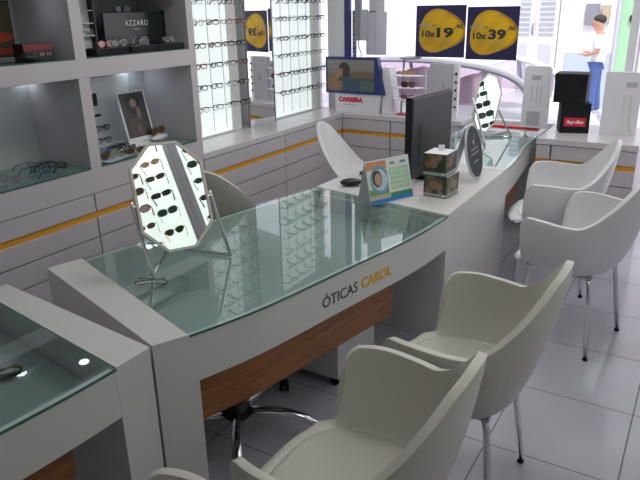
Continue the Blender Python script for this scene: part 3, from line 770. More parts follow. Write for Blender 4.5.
star_base(stl, .40, .36, .34)
MB().lathe([(.15, .405), (.19, .415), (.195, .44), (.17, .458), (.02, .462)], (0, 0, 0), 28).build('seat', M['seatpad'], stl, smooth=True)

# pedestal under the desk
pd = thing('drawer_pedestal', 'grey-white drawer pedestal standing under the lettered desk', 'pedestal', (-1.53, 2.45, 0))
MB().bb(-.26, .24, -.19, .19, .05, .50).build('carcass', M['desk'], pd, bevel=.003)
for k in range(3): MB().bb(-.275, -.26, -.185, .185, .06+k*.146, .20+k*.146).build('drawer', M['desk'], pd, bevel=.002)
for x in (-.2, .2):
    for y in (-.15, .15): MB().lathe([(.02, 0), (.024, .01), (.024, .035), (.012, .05)], (x, y, 0), 12).build('foot', M['rubber'], pd)
# ------------------------------------------------------------------ octagonal table mirrors
def table_mirror(label, center, yaw, tilt, roll, a, b, c, d, feet, zb):
    fx = (feet[0][0]+feet[1][0])/2; fy = (feet[0][1]+feet[1][1])/2
    t = thing('table_mirror', label, 'mirror', (fx, fy, zb))
    o0 = Vector((fx, fy, zb))
    n0 = Vector((math.cos(yaw), math.sin(yaw), 0)); w = Vector((-math.sin(yaw), math.cos(yaw), 0)); up = Vector((0, 0, 1))
    n = n0*math.cos(tilt)+up*math.sin(tilt); u = up*math.cos(tilt)-n0*math.sin(tilt)
    W = w*math.cos(roll)+u*math.sin(roll); U = u*math.cos(roll)-w*math.sin(roll)
    V = [(-a+c, b), (a-c, b), (a, b-d), (a, -b+d), (a-c, -b), (-a+c, -b), (-a, -b+d), (-a, b-d)]
    Cc = Vector(center)-o0
    def pt(x, y, k=0): return Cc+W*x+U*y+n*k
    outer = V; s = .925; inner = [(x*s, y*(1-(1-s)*a/b*1.0)) for x, y in V]
    fr = MB(); bm = fr.bm; n8 = 8
    layers = []
    for pts, k in ((outer, -.012), (outer, .004), (inner, .004), (inner, -.001)):
        layers.append([bm.verts.new(pt(x, y, k)) for x, y in pts])
    for A, B in zip(layers, layers[1:]+layers[:1]):
        for i in range(n8): bm.faces.new((A[i], A[(i+1) % n8], B[(i+1) % n8], B[i]))
    fr.build('frame', M['mframe'], t, bevel=.001)
    MB().slab([pt(x, y, 0) for x, y in inner], -n*.003).build('mirror_glass', M['mirror'], t)
    MB().slab([pt(x*.99, y*.99, -.0035) for x, y in outer], -n*.010).build('back_board', M['acry'], t)
    P0 = [pt(-a-.012, -.02, -.004), pt(a+.012, -.02, -.004)]
    F0 = [Vector((f[0], f[1], zb+.008))-o0 for f in feet]
    rear = Vector((0, 0, .008))-n0*.26
    for p, f, sg in ((P0[0], F0[0], 1), (P0[1], F0[1], -1)):
        m1 = f+(p-f)*.08
        MB().tube([p+(p-f).normalized()*.02, p, m1, f, f+(rear-f)*.12, rear], .0072, 10).build('stand_wire', M['chrome'], t, smooth=True)
        MB().tube([p, p+W*(.014 if sg > 0 else -.014)], .007, 10).build('pivot_knob', M['steel'], t)
    return t, Vector(center), n
table_mirror('octagonal mirror on a chrome stand on the lettered desk, reflecting rows of sunglasses', (-1.764, 1.785, 1.008), -.438, .359, -.031, .15, .217, .092, .091, [(-1.768, 1.639), (-1.63, 1.955)], ZD)
tm, c2, n2 = table_mirror('octagonal mirror on a chrome stand on the far desk near the window', (-1.43, 4.80, 1.0), -.60, .30, -.42, .108, .222, .068, .10, [(-1.368, 4.611), (-1.28, 4.988)], ZD)
# sunglasses hung on the entrance panel, the ones the far mirror reflects
cam = Vector((0, 0, 1.7)); di = (c2-cam).normalized(); rf2 = di-n2*2*di.dot(n2); k2 = (XR-c2.x)/rf2.x; h2 = c2+rf2*k2
tcol = [('big', 'black', 'smoke'), ('rect', 'black', 'green'), ('big', 'dark', 'smoke'), ('big', 'black', 'green'), ('rect', 'black', 'smoke'), ('oval', 'dark', 'green')]
for ci, y in enumerate((4.955,)):
    for ri, z in enumerate((1.80, 1.69, 1.58, 1.47, 1.36)):
        kd, fr_, ln = tcol[(ri+ci) % 6]
        place_glasses((kd, fr_, ln, False), '%s lens sunglasses, %s from the top, in the single column of the entrance panel' % (place[ln], ORD[ri]), (XR-.038-.147, y, z), -PI/2, group='sunglasses on the panel by the entrance').scale = (1.2, 1.2, 1.2)

# ------------------------------------------------------------------ monitor, mouse, calendar, boxes on the worktop
mon = thing('computer_monitor', 'dark grey flat monitor seen from behind on the white worktop', 'monitor', (-1.412, 3.60, ZD), math.atan2(.5, .055)-PI/2)
# local: +x faces the customer side (back of the monitor), y along width
MB().bb(-.022, .012, -.25, .25, .022, .50).build('bezel', M['black'], mon, bevel=.004)
MB().bb(.012, .026, -.243, .243, .030, .493).build('back_shell', M['mon'], mon, bevel=.006)
MB().bb(-.0235, -.022, -.232, .232, .065, .48).build('screen', mat('dark_screen', (.02, .025, .03), .1), mon)
MB().bb(.026, .030, -.16, .16, .10, .34).build('rear_cover', M['mon'], mon, bevel=.004)
for k in range(6): MB().bb(.026, .0275, -.12, .12, .37+k*.012, .374+k*.012).build('vent_slot', M['black'], mon)
MB().bb(-.015, .008, -.035, .035, .01, .03).build('neck', M['black'], mon, bevel=.004)
MB().lathe([(.10, 0), (.105, .006), (.09, .014), (.03, .018)], (0, 0, 0), 32).build('base', M['black'], mon)
ms = thing('computer_mouse', 'black computer mouse with its cord on the worktop beside the calendar', 'mouse', (-1.72, 3.19, ZD), .6)
mm = MB(); mm.ell((0, 0, .0225), (.066, .036, .022)); o = mm.build('mouse_body', M['black'], ms, smooth=True)
MB().tube([(.055, 0, .008), (.10, .01, .003), (.13, .05, .003), (.10, .12, .003), (.16, .2, .003)], .002, 6).build('cord', M['black'], ms, smooth=True)
tag(MB().ell((-1.745, 3.44, ZD+.016), (.05, .035, .016)).build('glasses_case', M['black'], smooth=True), 'small black case behind the mouse on the worktop', 'case')
tag(MB().box((-1.60, 3.80, ZD+.004), (.21, .29, .006), .35).build('paper_stack', M['paper'], bevel=.001), 'white papers lying behind the calendar on the worktop', 'papers')
tag(MB().box((-1.345, 3.22, ZD+.002), (.10, .14, .003), .5).build('paper_slip', mat('pink_paper', (.72, .55, .62), .6)), 'pinkish paper slip between calendar and the two cube boxes', 'paper')

def tent_calendar():
    BL = Vector((-1.436, 2.880, 0)); BR = Vector((-1.304, 3.175, 0)); 
    ux = (BR-BL); w = ux.length; ux.normalize(); nn = Vector((ux.y, -ux.x, 0))   # towards camera/customer
    w *= .93; 
    BR = BL+ux*w
    t = thing('desk_calendar', 'tent-shaped desk calendar with portrait and green month grid at the glass edge', 'calendar', ((BL.x+BR.x)/2, (BL.y+BR.y)/2, ZD), 0)
    o0 = Vector(t.location); o0.z = 0
    BL = BL-o0; BR = BR-o0; Hh = .225; dep = -nn*.11
    top = [BL+dep*.5+Vector((0, 0, Hh)), BR+dep*.5+Vector((0, 0, Hh))]
    def gr(p, q, r, s_, nm, m): return MB().slab([p, q, r, s_], nn*-.0015).build(nm, m, t)
    gr(BL, BR, top[1], top[0], 'front_board', M['paper'])
    gr(BL+dep, BR+dep, top[1], top[0], 'rear_board', M['acry'])
    gr(BL, BR, BR+dep, BL+dep, 'floor_board', M['acry'])
    MB().slab([BL+Vector((0, 0, .001)), BL+dep+Vector((0, 0, .001)), top[0]-Vector((0, 0, .003))], ux*.0015).build('end_flap', M['acry'], t)
    def fn(u, v):
        if v < .10: return (.03, .22, .55)
        if v < .20: return (.05, .26, .12) if u > .48 else (.55, .50, .40)
        if u < .46:
            x, y = (u-.24), (v-.55)
            r = math.hypot((x-.03)*1.5, y)
            if ((x+.01)/.075)**2+((y-.02)/.14)**2 < 1: return (.55, .33, .25)
            if ((x+.03)/.11)**2+((y-.04)/.20)**2 < 1: return (.07, .05, .04)
            if .26 < r < .33: return (.12, .35, .50)
            if r < .26: return (.55, .65, .70)
            if v < .34: return (.18, .38, .12)
            return (.60, .28, .14) if v > .8 else (.75, .72, .68)
        uu, vv = (u-.50)/.46, (v-.24)/.56
        if 0 < uu < 1 and 0 < vv < 1:
            if (uu*7) % 1 < .16 or (vv*5) % 1 < .18: return (.66, .72, .62)
            return (.36, .62, .33) if math.hypot((uu*7) % 1-.58, (vv*5) % 1-.6) < .36 else (.62, .72, .58)
        if v > .84 and ((.54 < u < .66) or (.78 < u < .92)) and .87 < v < .93: return (.15, .25, .4)
        return (.74, .76, .72)
    slope = (top[0]-BL)
    picture('calendar_page', BL+ux*.003+Vector((0, 0, .002))+nn*.001, ux*(w-.006), slope*.96, 80, 48, fn, t, .0012)
    for k in range(14):
        p = BL+ux*(w*(k+1)/15)+dep*.5+Vector((0, 0, Hh-.002))
        if k < 12: MB().tube([p+nn*.004+Vector((0, 0, -.004)), p+Vector((0, 0, .004)), p-nn*.004+Vector((0, 0, -.004))], .0009, 5).build('wire_ring', M['steel'], t)
tent_calendar()

def cube_box(label, loc, rz, w, d, h, seed, card=False):
    t = thing('gift_box', label, 'box', loc, rz, None)
    MB().bb(-d/2, d/2, -w/2, w/2, 0, h).build('carton', M['paper'], t, bevel=.001)
    rg = random.Random(seed); bl = [(rg.uniform(.15, .85), rg.uniform(.3, .95), rg.uniform(.08, .2), rg.choice([(.20, .11, .06), (.05, .07, .04), (.26, .17, .11), (.02, .03, .02), (.12, .10, .05)])) for _ in range(16)]
    def fn(u, v):
        if v < .055: return (.05, .05, .05)
        if v < .17:
            if .86 < u < .93 and .08 < v < .15: return (.85, .85, .85)
            return (.33, .37, .34)
        if v > .965 or u < .02: return (.04, .05, .04)
        c = (.04, .05, .03)
        for x, y, r, cc in bl:
            if math.hypot(u-x, (v-y)*.8) < r: c = cc
        if ((u-.48)/.17)**2+((v-.60)/.24)**2 < 1: c = (.24, .14, .09)
        return c
    picture('front_print', (-d/2, -w/2-.0003, 0), (d, 0, 0), (0, 0, h), 36, 36, fn, t, .0006)
    picture('side_print', (d/2+.0003, -w/2, 0), (0, w, 0), (0, 0, h), 36, 36, fn, t, .0006)
    if card: MB().box((.0, .015, h+.016), (.034, .002, .034), .4).build('raised_card', M['paper'], t)
    return t
cube_box('lower of two stacked portrait-printed cube boxes on the worktop', (-1.198, 3.265, ZD), -.05, .165, .132, .118, 4)
cube_box('upper of two stacked portrait-printed cube boxes, card sticking out on top', (-1.205, 3.250, ZD+.1185), -.02, .150, .128, .122, 9, True)

rs = thing('round_sign', 'round dark standing sign with pale rim beside the cube boxes', 'sign', (-1.150, 3.66, ZD))
Rr = Matrix.Rotation(PI/2-.22, 3, 'Y')
Rz = Matrix.Rotation(.06, 3, 'Z')
RR = Rz @ Rr
MB().lathe([(.160, -.006), (.165, 0), (.160, .006)], (0, 0, .163), 56, RR).build('rim_board', M['acry'], rs)
MB().lathe([(.150, .0045), (.150, .0075)], (0, 0, .163), 56, RR).build('dark_face', mat('slate_face', (.03, .034, .042), .5, spec=.25), rs)
xd = Rz @ Vector((0, 1, 0)); yd = (RR @ Vector((-1, 0, 0))); nz = RR @ Vector((0, 0, 1))
for k, (yy, ww) in enumerate(((.015, .15), (-.012, .17), (-.060, .09))):
    for j in range(5):
        x0 = -ww/2+j*ww/5
        MB().slab([Vector((0, 0, .163))+xd*x0+yd*yy+nz*.0077, Vector((0, 0, .163))+xd*(x0+ww/5*.8)+yd*yy+nz*.0077, Vector((0, 0, .163))+xd*(x0+ww/5*.8)+yd*(yy+.008)+nz*.0077, Vector((0, 0, .163))+xd*x0+yd*(yy+.008)+nz*.0077], nz*.0006).build('printed_line', M['inkgrey'], rs)
MB().slab([Vector((0, 0, .163))+xd*x+yd*y+nz*.0077 for x, y in ((-.03, .07), (.0, .035), (.05, .12), (.005, .065))], nz*.0006).build('pale_emblem', M['inkgrey'], rs)
MB().slab([(-.045, -.05, .30), (-.135, -.09, .002), (-.135, .09, .002), (-.045, .05, .30)], (.004, 0, .002)).build('easel_leg', M['acry'], rs)

# ------------------------------------------------------------------ window side: portrait box, stand, towers, black boxes
def man_portrait(u, v):
    c = (.20, .22, .20) if v > .55 else (.12, .11, .09)
    if v > .72: c = (.26, .24, .21)
    if u > .55 and .35 < v < .62: c = (.20, .12, .08)
    if ((u-.16)/.16)**2+((v-.25)/.35)**2 < 1: c = (.26, .15, .09)
    if ((u-.30)/.12)**2+((v-.55)/.27)**2 < 1: c = (.32, .19, .13)
    if ((u-.37)/.13)**2+((v-.66)/.26)**2 < 1 and (u > .34 or v > .72): c = (.05, .035, .03)
    if ((u-.30)/.07)**2+((v-.38)/.08)**2 < 1: c = (.10, .06, .045)
    if u > .34 and v < .42: c = (.05, .08, .12)
    if u > .70 and v < .35: c = (.09, .13, .12)
    return c
cb = thing('portrait_box', 'white counter display with blue-framed portrait of a man and red lettering', 'display box', (-2.82, 5.40, ZT))
cb.scale = (1.035, .95, .965)
MB().slab([(-.235, -.03, 0), (.200, -.03, 0), (.225, -.03, .185), (-.235, -.03, .185)], (0, .17, 0)).build('white_base', M['acryw'], cb, bevel=.002)
bx = MB().slab([(-.325, -.045, .180), (.265, -.045, .180), (.190, -.045, .520), (-.325, -.045, .520)], (0, .07, 0)).build('blue_box', M['navy'], cb, bevel=.002)
picture('portrait_print', (-.305, -.0470, .205), (.47, 0, 0), (0, 0, .292), 70, 44, man_portrait, cb, .001)
MB().slab([(.228, -.01, 0), (.36, -.0, 0), (.29, .0, .43), (.228, -.01, .43)], (0, .14, 0)).build('rear_board', M['acryw'], cb, bevel=.003)
text('lettering', 'CARRERA', .056, M['inkred'], cb, frame4((-.200, -.0305, .104), (1, 0, 0), (0, 0, 1)), bold=.0045, width=.25)
MB().bb(-.15, -.03, -.0312, -.0305, .070, .075).build('small_print', M['inkgrey'], cb)

st = thing('sunglass_stand', 'chrome sunglass stand with red base and round top in front of the window', 'display stand', (-2.395, 5.445, ZT))
MB().bb(-.05, .10, -.05, .05, 0, .012).build('red_base', M['red'], st, bevel=.002)
MB().tube([(-.02, 0, .01), (-.01, 0, .25), (0, 0, .50)], .008, 10).build('pole', M['cartrim'], st)
MB().lathe([(.07, .490), (.095, .495), (.095, .505), (.04, .515)], (.06, 0, 0), 28).build('round_top', M['cartrim'], st)
for k, z in enumerate((.14, .245, .35)):
    m = MB(); pts = [(.06+.16*math.cos(a), -.13*math.sin(a)) for a in [PI*i/16 for i in range(17)]]
    m.prism(pts, z, z+.006).build('shelf', M['acryw'], st)
MB().bb(.205, .215, -.02, .02, .0, .42).build('side_upright', M['acry'], st)
place_glasses(('big', 'red', 'brown', True), 'brown-red sunglasses on the middle shelf of the red-based stand', (-2.325, 5.385, ZT+.278), 0)
place_glasses(('oval', 'red', 'rose', True), 'red-framed sunglasses on the lowest shelf of the red-based stand', (-2.325, 5.385, ZT+.170), 0)
place_glasses(('rect', 'peach', 'peach', True), 'peach sunglasses on the top shelf of the red-based stand', (-2.325, 5.385, ZT+.380), 0)

def rounded(x0, x1, z0, z1, r, n=6):
    pts = [(x0, z0), (x1, z0)]
    for i in range(n+1): a = PI/2*i/n; pts.append((x1-r+r*math.cos(a), z1-r+r*math.sin(a)))
    for i in range(n+1): a = PI/2+PI/2*i/n; pts.append((x0+r+r*math.cos(a), z1-r+r*math.sin(a)))
    return pts
gt = thing('display_tower', 'plain grey upright display board with a column of studs behind the monitor', 'display stand', (-2.015, 5.42, ZT))
gt.scale = (1.03, 1, 1.03)
MB().slab([(x, 0, z) for x, z in rounded(-.125, .09, 0, .445, .02)], (0, .05, 0)).build('grey_board', M['acry'], gt, bevel=.002)
MB().slab([(x, -.01, z) for x, z in rounded(.092, .135, 0, .445, .01)], (0, .05, 0)).build('light_edge', M['acryw'], gt, bevel=.002)
for k in range(5): MB().ell((.118, -.018, .10+k*.068), (.011, .011, .011), 10, 8).build('stud', M['black'], gt, smooth=True)
MB().slab([(-.02, -.001, .20), (.0, -.001, .20), (.012, -.001, .28), (.004, -.001, .28)], (0, -.002, 0)).build('slot', M['cartrim'], gt)
tw = thing('display_tower', 'white rounded-top display tower left of the black boxes', 'display stand', (-1.185, 5.25, ZD+.001))
tw.location.z = ZT if False else ZT
MB().slab([(x, 0, z) for x, z in rounded(-.098, .105, 0, .478, .025)], (0, .045, 0)).build('white_board', M['acryw'], tw, bevel=.002)
MB().slab([(x, -.003, z) for x, z in rounded(-.055, .045, .02, .13, .008)], (0, .003, 0)).build('lower_pocket', M['acry'], tw)
MB().bb(-.04, .035, -.002, 0, .37, .41).build('faint_label', M['acry'], tw)
for x in (-.03, .01, .04): MB().bb(x-.003, x+.003, -.002, 0, .20, .33).build('groove', M['acry'], tw)

def logo(parent, M4, w=.15):
    mats = frame4((0, 0, 0), (1, 0, 0), (0, 1, 0))
    h = w*.42
    MB().box((0, 0, 0), (w, h, .001)).build('red_label', M['inkred'], parent).data.transform(M4)
    t = text('script_lettering', 'Ray-Ban', h*.52, M['inkwhite'], parent, M4 @ Matrix.Translation((-w*.40, -h*.17, .0006)), bold=.0008, shear=.35, width=w*.80)
    return t
lb = thing('logo_box', 'black box with red script label, lower of the two black boxes', 'box', (-.885, 5.25, ZT), .72)
MB().bb(-.105, .105, -.105, .105, 0, .225).build('carton', M['rubber'], lb, bevel=.003)
logo(lb, frame4((0, -.1058, .085), (1, 0, 0), (0, 0, 1)), .155)
logo(lb, frame4((.1058, .0, .085), (0, 1, 0), (0, 0, 1)), .165)
lb.rotation_euler.z = .30
ub = thing('logo_box', 'plain black box stacked on top of the black box with red label', 'box', (-.915, 5.245, ZT+.2255), .06)
MB().bb(-.118, .112, -.10, .10, 0, .210).build('carton', M['rubber'], ub, bevel=.003)
MB().bb(-.121, .115, -.103, .103, .160, .213).build('lid', M['rubber'], ub, bevel=.003)

wp = thing('display_tower', 'pale grey-white easel board on the window counter at the right edge', 'display stand', (-.56, 5.22, ZT))
MB().slab([(x, 0, z) for x, z in rounded(-.125, .125, 0, .455, .008)], (0, .03, 0)).build('board', M['acryw'], wp, bevel=.002)
MB().slab([(-.01, -.002, 0), (.10, -.002, 0), (.065, -.002, .06), (.058, -.002, .30), (.028, -.002, .30), (.022, -.002, .06)], (0, -.012, 0)).build('easel_strut', M['paneledge'], wp, bevel=.001)
MB().bb(.02, .09, -.003, 0, .35, .385).build('small_label', M['acry'], wp)
tag(MB().bb(-1.62, -1.17, 5.38, 5.46, ZD+.0005+.0, ZD+.02).build('red_tray', M['red'], bevel=.003), 'red display strip behind the smaller mirror at the window', 'tray')
tag(MB().bb(-1.78, -1.12, 5.335, 5.58, 0, ZD).build('window_ledge', M['cabtop'], bevel=.003), 'white ledge between far desk and window', 'ledge')
sc_ = thing('display_ornament', 'tiny black and yellow ornament on the ledge right of the smaller mirror', 'ornament', (-1.27, 5.40, ZD+.0205))
MB().ell((0, 0, .055), (.028, .02, .03)).build('black_cap', M['black'], sc_, smooth=True)
MB().lathe([(.02, 0), (.012, .01), (.010, .04)], (0, 0, 0), 12).build('yellow_stem', M['inkyel'], sc_, smooth=True)

# posters on the window
def poster(label, x0, z0, w, h, price, cents):
    t = thing('price_poster', label, 'poster', (x0, YW+.0475, z0))
    def fn(u, v):
        x, y = (u-.5)*2, (v-.5)*2
        a = math.atan2(y, x); r = math.hypot(x/1.0, (y-.02)/.93)
        R = .90+.075*math.cos(3*a+.35)+.04*math.cos(2*a-.9)
        if r < R:
            if r > R-.10: return (.50, .25, .01) if (a > -1 and a < 1.2) else (.62, .36, .02)
            q = .90+.12*math.sin(x*2.2+y*3.1)+.06*math.sin(x*9-y*7); return (.74*q, .43*q, .012)
        return (.022, .018, .075)
    picture('printed_sheet', (0, 0, 0), (w, 0, 0), (0, 0, h), 90, 90, fn, t, .001)
    f = lambda x, z: frame4((x*w, -.0015, z*h), (1, 0, 0), (0, 0, 1))
    text('small_price', '10x', .072*h/.43, M['inkdark'], t, f(.13, .40), bold=.0025, width=w*.27)
    text('large_price', price, .105*h/.43, M['inkdark'], t, f(.43, .40), bold=.0045, width=w*.34)
    text('cents', cents, .045*h/.43, M['inkdark'], t, f(.79, .56), bold=.0015, width=w*.15)
    text('currency', 'R$', .022, M['inkdark'], t, f(.34, .60), width=w*.07)
    for k in range(2): MB().bb(w*.06, w*.32, -.002, -.0012, h*(.60+.035*k), h*(.612+.035*k)).build('small_print', M['inkgrey'], t)
    MB().bb(w*.50, w*.74, -.002, -.0012, h*.33, h*.342).build('small_print', M['inkgrey'], t)
    return t
poster('dark blue window poster with yellow shape reading 10x19,90', -2.377, 1.254, .460, .438, '19', ',90')
poster('dark blue window poster with yellow shape reading 10x39,90', -1.905, 1.242, .444, .432, '39', ',90')
bn = thing('vertical_banner', 'narrow vertical strip with orange lettering by the window upright', 'banner', (-3.003, YW+.0455, 1.20))
MB().bb(-.022, .022, 0, .004, 0, .46).build('strip', mat('slate_blue', (.18, .20, .42), .5), bn)
for k, chh in enumerate('ÓTICASCAROL'):
    text('letter', chh, .046, M['inkyel'] if k > 5 else M['inkwhite'], bn, frame4((.017, -.001, .015+k*.0395), (0, 0, 1), (-1, 0, 0)), bold=.001)
br_ = thing('window_rail', 'dark hanging rail with a loose cable beside the vertical strip', 'rail', (-2.885, YW-.10, 1.40))
MB().bb(-.03, .03, -.02, .02, 0, .82).build('rail_body', M['cartrim'], br_, bevel=.003)
MB().bb(.03, .09, -.02, .02, .0, .27).build('bracket', M['acry'], br_, bevel=.003)
MB().tube([(.0, 0, 0), (.005, 0, -.05), (.03, 0, -.12), (.02, 0, -.20), (.0, 0, -.30)], .005, 8).build('cable', M['black'], br_, smooth=True)
MB().bb(-.01, .01, -.01, .01, .80, 1.35).build('hanger', M['cartrim'], br_)
hp = thing('hanging_panel', 'pale lavender hanging panel left of the price posters', 'panel', (-2.70, YW-.05, 1.27))
MB().bb(-.13, -.03, 0, .012, 0, .385).bb(-.03, .075, 0, .012, 0, .375).build('panel_sheet', mat('pale_lavender', (.70, .66, .74), .6), hp, bevel=.001)
MB().bb(-.032, -.028, -.002, .0, .0, .38).build('centre_seam', M['acry'], hp)
MB().bb(-.10, .05, .0, .01, .375, 1.48).build('upper_sheet', mat('pale_lavender_dim', (.66, .62, .70), .6), hp)

# ------------------------------------------------------------------ niche contents
zl = .8635; zu = 1.463
def woman(u, v):
    c = (.05, .045, .04)
    if ((u-.48)/.30)**2+((v-.74)/.24)**2 < 1: c = (.015, .012, .012)
    if ((u-.50)/.13)**2+((v-.77)/.10)**2 < 1: c = (.34, .24, .19)
    if ((u-.64)/.07)**2+((v-.53)/.16)**2 < 1: c = (.24, .16, .12)
    if v < .42 and abs(u-.5) < .36-.2*v: c = (.07, .055, .045)
    if ((u-.55)/.10)**2+((v-.2)/.10)**2 < 1: c = (.14, .10, .08)
    return c
pc = thing('portrait_card', 'white-bordered dark portrait card leaning in the lower right niche', 'card', (-3.16, 2.985, zl+.001), 0)
lean = Matrix.Rotation(-.22, 4, 'Y') 
m = MB().bb(-.002, .002, -.116, .116, 0, .355); o = m.build('card', M['paper'], pc); o.data.transform(lean)
o = picture('portrait_print', (.0026, -.103, .058), (0, .206, 0), (0, 0, .285), 40, 52, woman, pc, .0008); o.data.transform(lean)
o = MB().bb(.0028, .0034, .0, .045, .024, .030).bb(.0028, .0034, .052, .088, .024, .030).build('caption', M['inkgrey'], pc); o.data.transform(lean)
MB().slab([(-.065, -.03, .20), (-.12, -.03, .0), (-.12, .03, .0), (-.065, .03, .20)], (.003, 0, .001)).build('easel_back', M['acry'], pc)
dc = thing('display_card', 'white niche display board with small black label and two mounted eyeglasses', 'display card', (-3.385, 2.82, zl))
MB().bb(-.003, .003, -.30, .30, 0, .44).build('board', M['paper'], dc); MB().bb(.003, .03, -.20, .20, 0, .006).build('foot', M['paper'], dc)
MB().bb(.003, .004, -.045, .02, .265, .345).build('black_label', M['inkdark'], dc)
MB().bb(.003, .0036, -.050, -.030, .198, .206).bb(.003, .0036, -.022, .035, .196, .212).build('small_print', M['inkdark'], dc)
for k, z in enumerate((.125, .045)):
    place_glasses(('oval', 'black', None, True), 'black eyeglasses mounted %s on the white niche board' % ('higher' if k == 0 else 'lower'), (-3.36, 2.83, zl+z), PI/2)
gc = thing('glasses_case', 'silver-white eyeglass case beside the portrait card in the niche', 'case', (-3.16, 3.13, zl), .1)
MB().ell((0, 0, .026), (.032, .085, .026)).build('case_shell', M['white'], gc, smooth=True)
MB().tube([(.031*math.cos(a)*1.02, .085*math.sin(a)*1.02, .022) for a in [2*PI*i/24 for i in range(24)]], .0022, 6, closed=True).build('seam', M['cartrim'], gc)
place_glasses(('big', 'tort', 'brown', True), 'brown sunglasses resting on the silver case in the niche', (-3.155, 3.12, zl+.078), PI/2+.1)
pile = [('big', 'dark', 'brown', -3.03, 2.52, .2, 'brown sunglasses'), ('rect', 'blue', None, -3.12, 2.66, .5, 'navy eyeglasses'), ('oval', 'silver', None, -3.05, 2.68, -.2, 'silver eyeglasses'), ('rect', 'dark', 'grey', -3.08, 2.79, .3, 'grey lens sunglasses'), ('oval', 'gold', None, -3.01, 2.62, .1, 'gold eyeglasses'), ('rect', 'black', None, -3.16, 2.76, -.1, 'black eyeglasses'), ('oval', 'tort', 'brown', -3.00, 2.76, -.3, 'tortoiseshell sunglasses')]
for kd, fr_, ln, x, y, a, nm in pile:
    place_glasses((kd, fr_, ln, True), nm+' among the pile on the niche glass shelf below the portrait card', (x, y, zl+.026), PI/2+a)
tag(MB().box((-3.05, 2.62, zl+.0015), (.14, .24, .002), .2).build('paper_sheet', mat('pale_blue_paper', (.55, .66, .74), .5)), 'pale blue leaflet under the glasses pile in the niche', 'leaflet')
place_glasses(('rect', 'black', None, False), 'black open eyeglasses nearest the divider in the lower left niche', (-3.10, 2.26, zl+.030), PI+.25)
place_glasses(('oval', 'blue', None, False), 'navy open eyeglasses in the middle of the lower left niche', (-3.08, 2.14, zl+.030), PI+.35)
place_glasses(('rect', 'dark', None, False), 'dark bronze open eyeglasses behind the navy pair in the lower left niche', (-3.20, 2.20, zl+.030), PI+.15)
place_glasses(('oval', 'pink', None, False), 'lilac open eyeglasses at the left end of the lower left niche', (-3.05, 1.93, zl+.030), PI+.3)
place_glasses(('rect', 'pink', None, False), 'lilac rectangular eyeglasses behind the oval lilac pair', (-3.17, 1.90, zl+.030), PI+.4)

def redposter(u, v):
    c = (.06, .045, .02)
    if ((u-.5)/.5)**2+((v-.36)/.11)**2 < 1: c = (.34, .04, .015)
    if ((u-.45)/.3)**2+((v-.62)/.2)**2 < 1: c = (.10, .06, .02)
    if v < .16: c = (.28, .03, .015) if abs(v-.11) < .05 else (.03, .03, .02)
    return c
rp = thing('framed_print', 'dark framed print with red shapes at the top left corner', 'picture', (-3.31, 2.09, zu))
MB().bb(-.012, 0, -.20, .20, 0, .315).build('frame', M['nichedark'], rp, bevel=.002)
picture('print', (.0005, -.19, .012), (0, .38, 0), (0, 0, .29), 40, 48, redposter, rp, .001)
def cigbox(u, v):
    if v > .62: return (.25, .03, .05)
    if .25 < v < .5 and math.sin(u*24)+math.sin(u*51) > .2: return (.35, .22, .22)
    return (.02, .02, .02)
rb = thing('eyewear_box', 'black and red printed box in the upper left niche', 'box', (-3.10, 2.235, zu), -.1)
MB().bb(-.05, .05, -.085, .085, 0, .085).build('carton', M['black'], rb, bevel=.002)
picture('front_print', (.0505, -.083, .002), (0, .166, 0), (0, 0, .08), 50, 24, cigbox, rb, .0008)
tag(MB().ell((-3.02, 2.15, zu+.022), (.033, .055, .022)).build('glasses_case', M['black'], smooth=True), 'black rounded case in front of the red printed box', 'case')

az = thing('brand_board', 'black glossy backboard with white lettering in the upper right niche', 'sign', (-3.145, 3.02, zu))
MB().bb(-.015, .0, -.255, .235, 0, .228).build('board', mat('dark_green_gloss', (.018, .028, .025), .15), az, bevel=.003)
MB().bb(-.017, .003, .235, .252, 0, .232).build('end_trim', M['black'], az)
text('lettering', 'AZZARO', .045, M['inkwhite'], az, frame4((.0006, -.09, .150), (0, 1, 0), (0, 0, 1)), width=.19, spacing=1.3)
MB().bb(.0004, .001, -.02, .03, .125, .131).build('small_print', M['inkgrey'], az)
place_glasses(('oval', 'black', 'smoke', True), 'black sunglasses resting on top of the dark backboard', (-3.152, 2.93, zu+.228+.018), PI/2)
at = thing('acrylic_tower', 'small white shelf rack with black frame at the left of the upper right niche', 'display rack', (-3.22, 2.655, zu))
MB().bb(-.05, .05, -.075, -.065, 0, .32).bb(-.05, .05, .065, .075, 0, .32).build('black_frame', M['black'], at)
MB().bb(.0, .005, -.065, .065, 0, .32).build('back_sheet', M['paper'], at)
for z in (.10, .17, .24): MB().bb(.005, .045, -.065, .065, z, z+.004).build('shelf', M['acryw'], at)
place_glasses(('oval', 'silver', None, True), 'silver eyeglasses on a shelf of the small white rack', (-3.19, 2.655, zu+.10+.004+.018), PI/2)
for i, (y, w, nm) in enumerate(((2.67, .12, 'left'), (2.925, .115, 'middle'), (3.155, .11, 'right'))):
    tr = thing('display_tray', 'black flocked eyewear tray, %s of the three in the upper right niche' % nm, 'tray', (-3.055, y, zu))
    MB().bb(-.07, .07, -w, w, 0, .035).build('tray_body', M['rubber'], tr, bevel=.003)
    MB().bb(-.065, .065, -w+.005, w-.005, .035, .038).build('tray_lining', M['black'], tr)
trg = [('oval', 'pink', 'peach', 2.66, 'peach-tinted sunglasses'), ('oval', 'silver', 'grey', 2.76, 'silver sunglasses'), ('big', 'silver', None, 2.93, 'large silver eyeglasses'), ('oval', 'silver', 'grey', 3.18, 'grey-tinted silver sunglasses')]
for kd, fr_, ln, y, nm in trg:
    place_glasses((kd, fr_, ln, True), nm+' on the black tray in the upper right niche', (-3.03, y, zu+.039+.021), PI/2+.05)
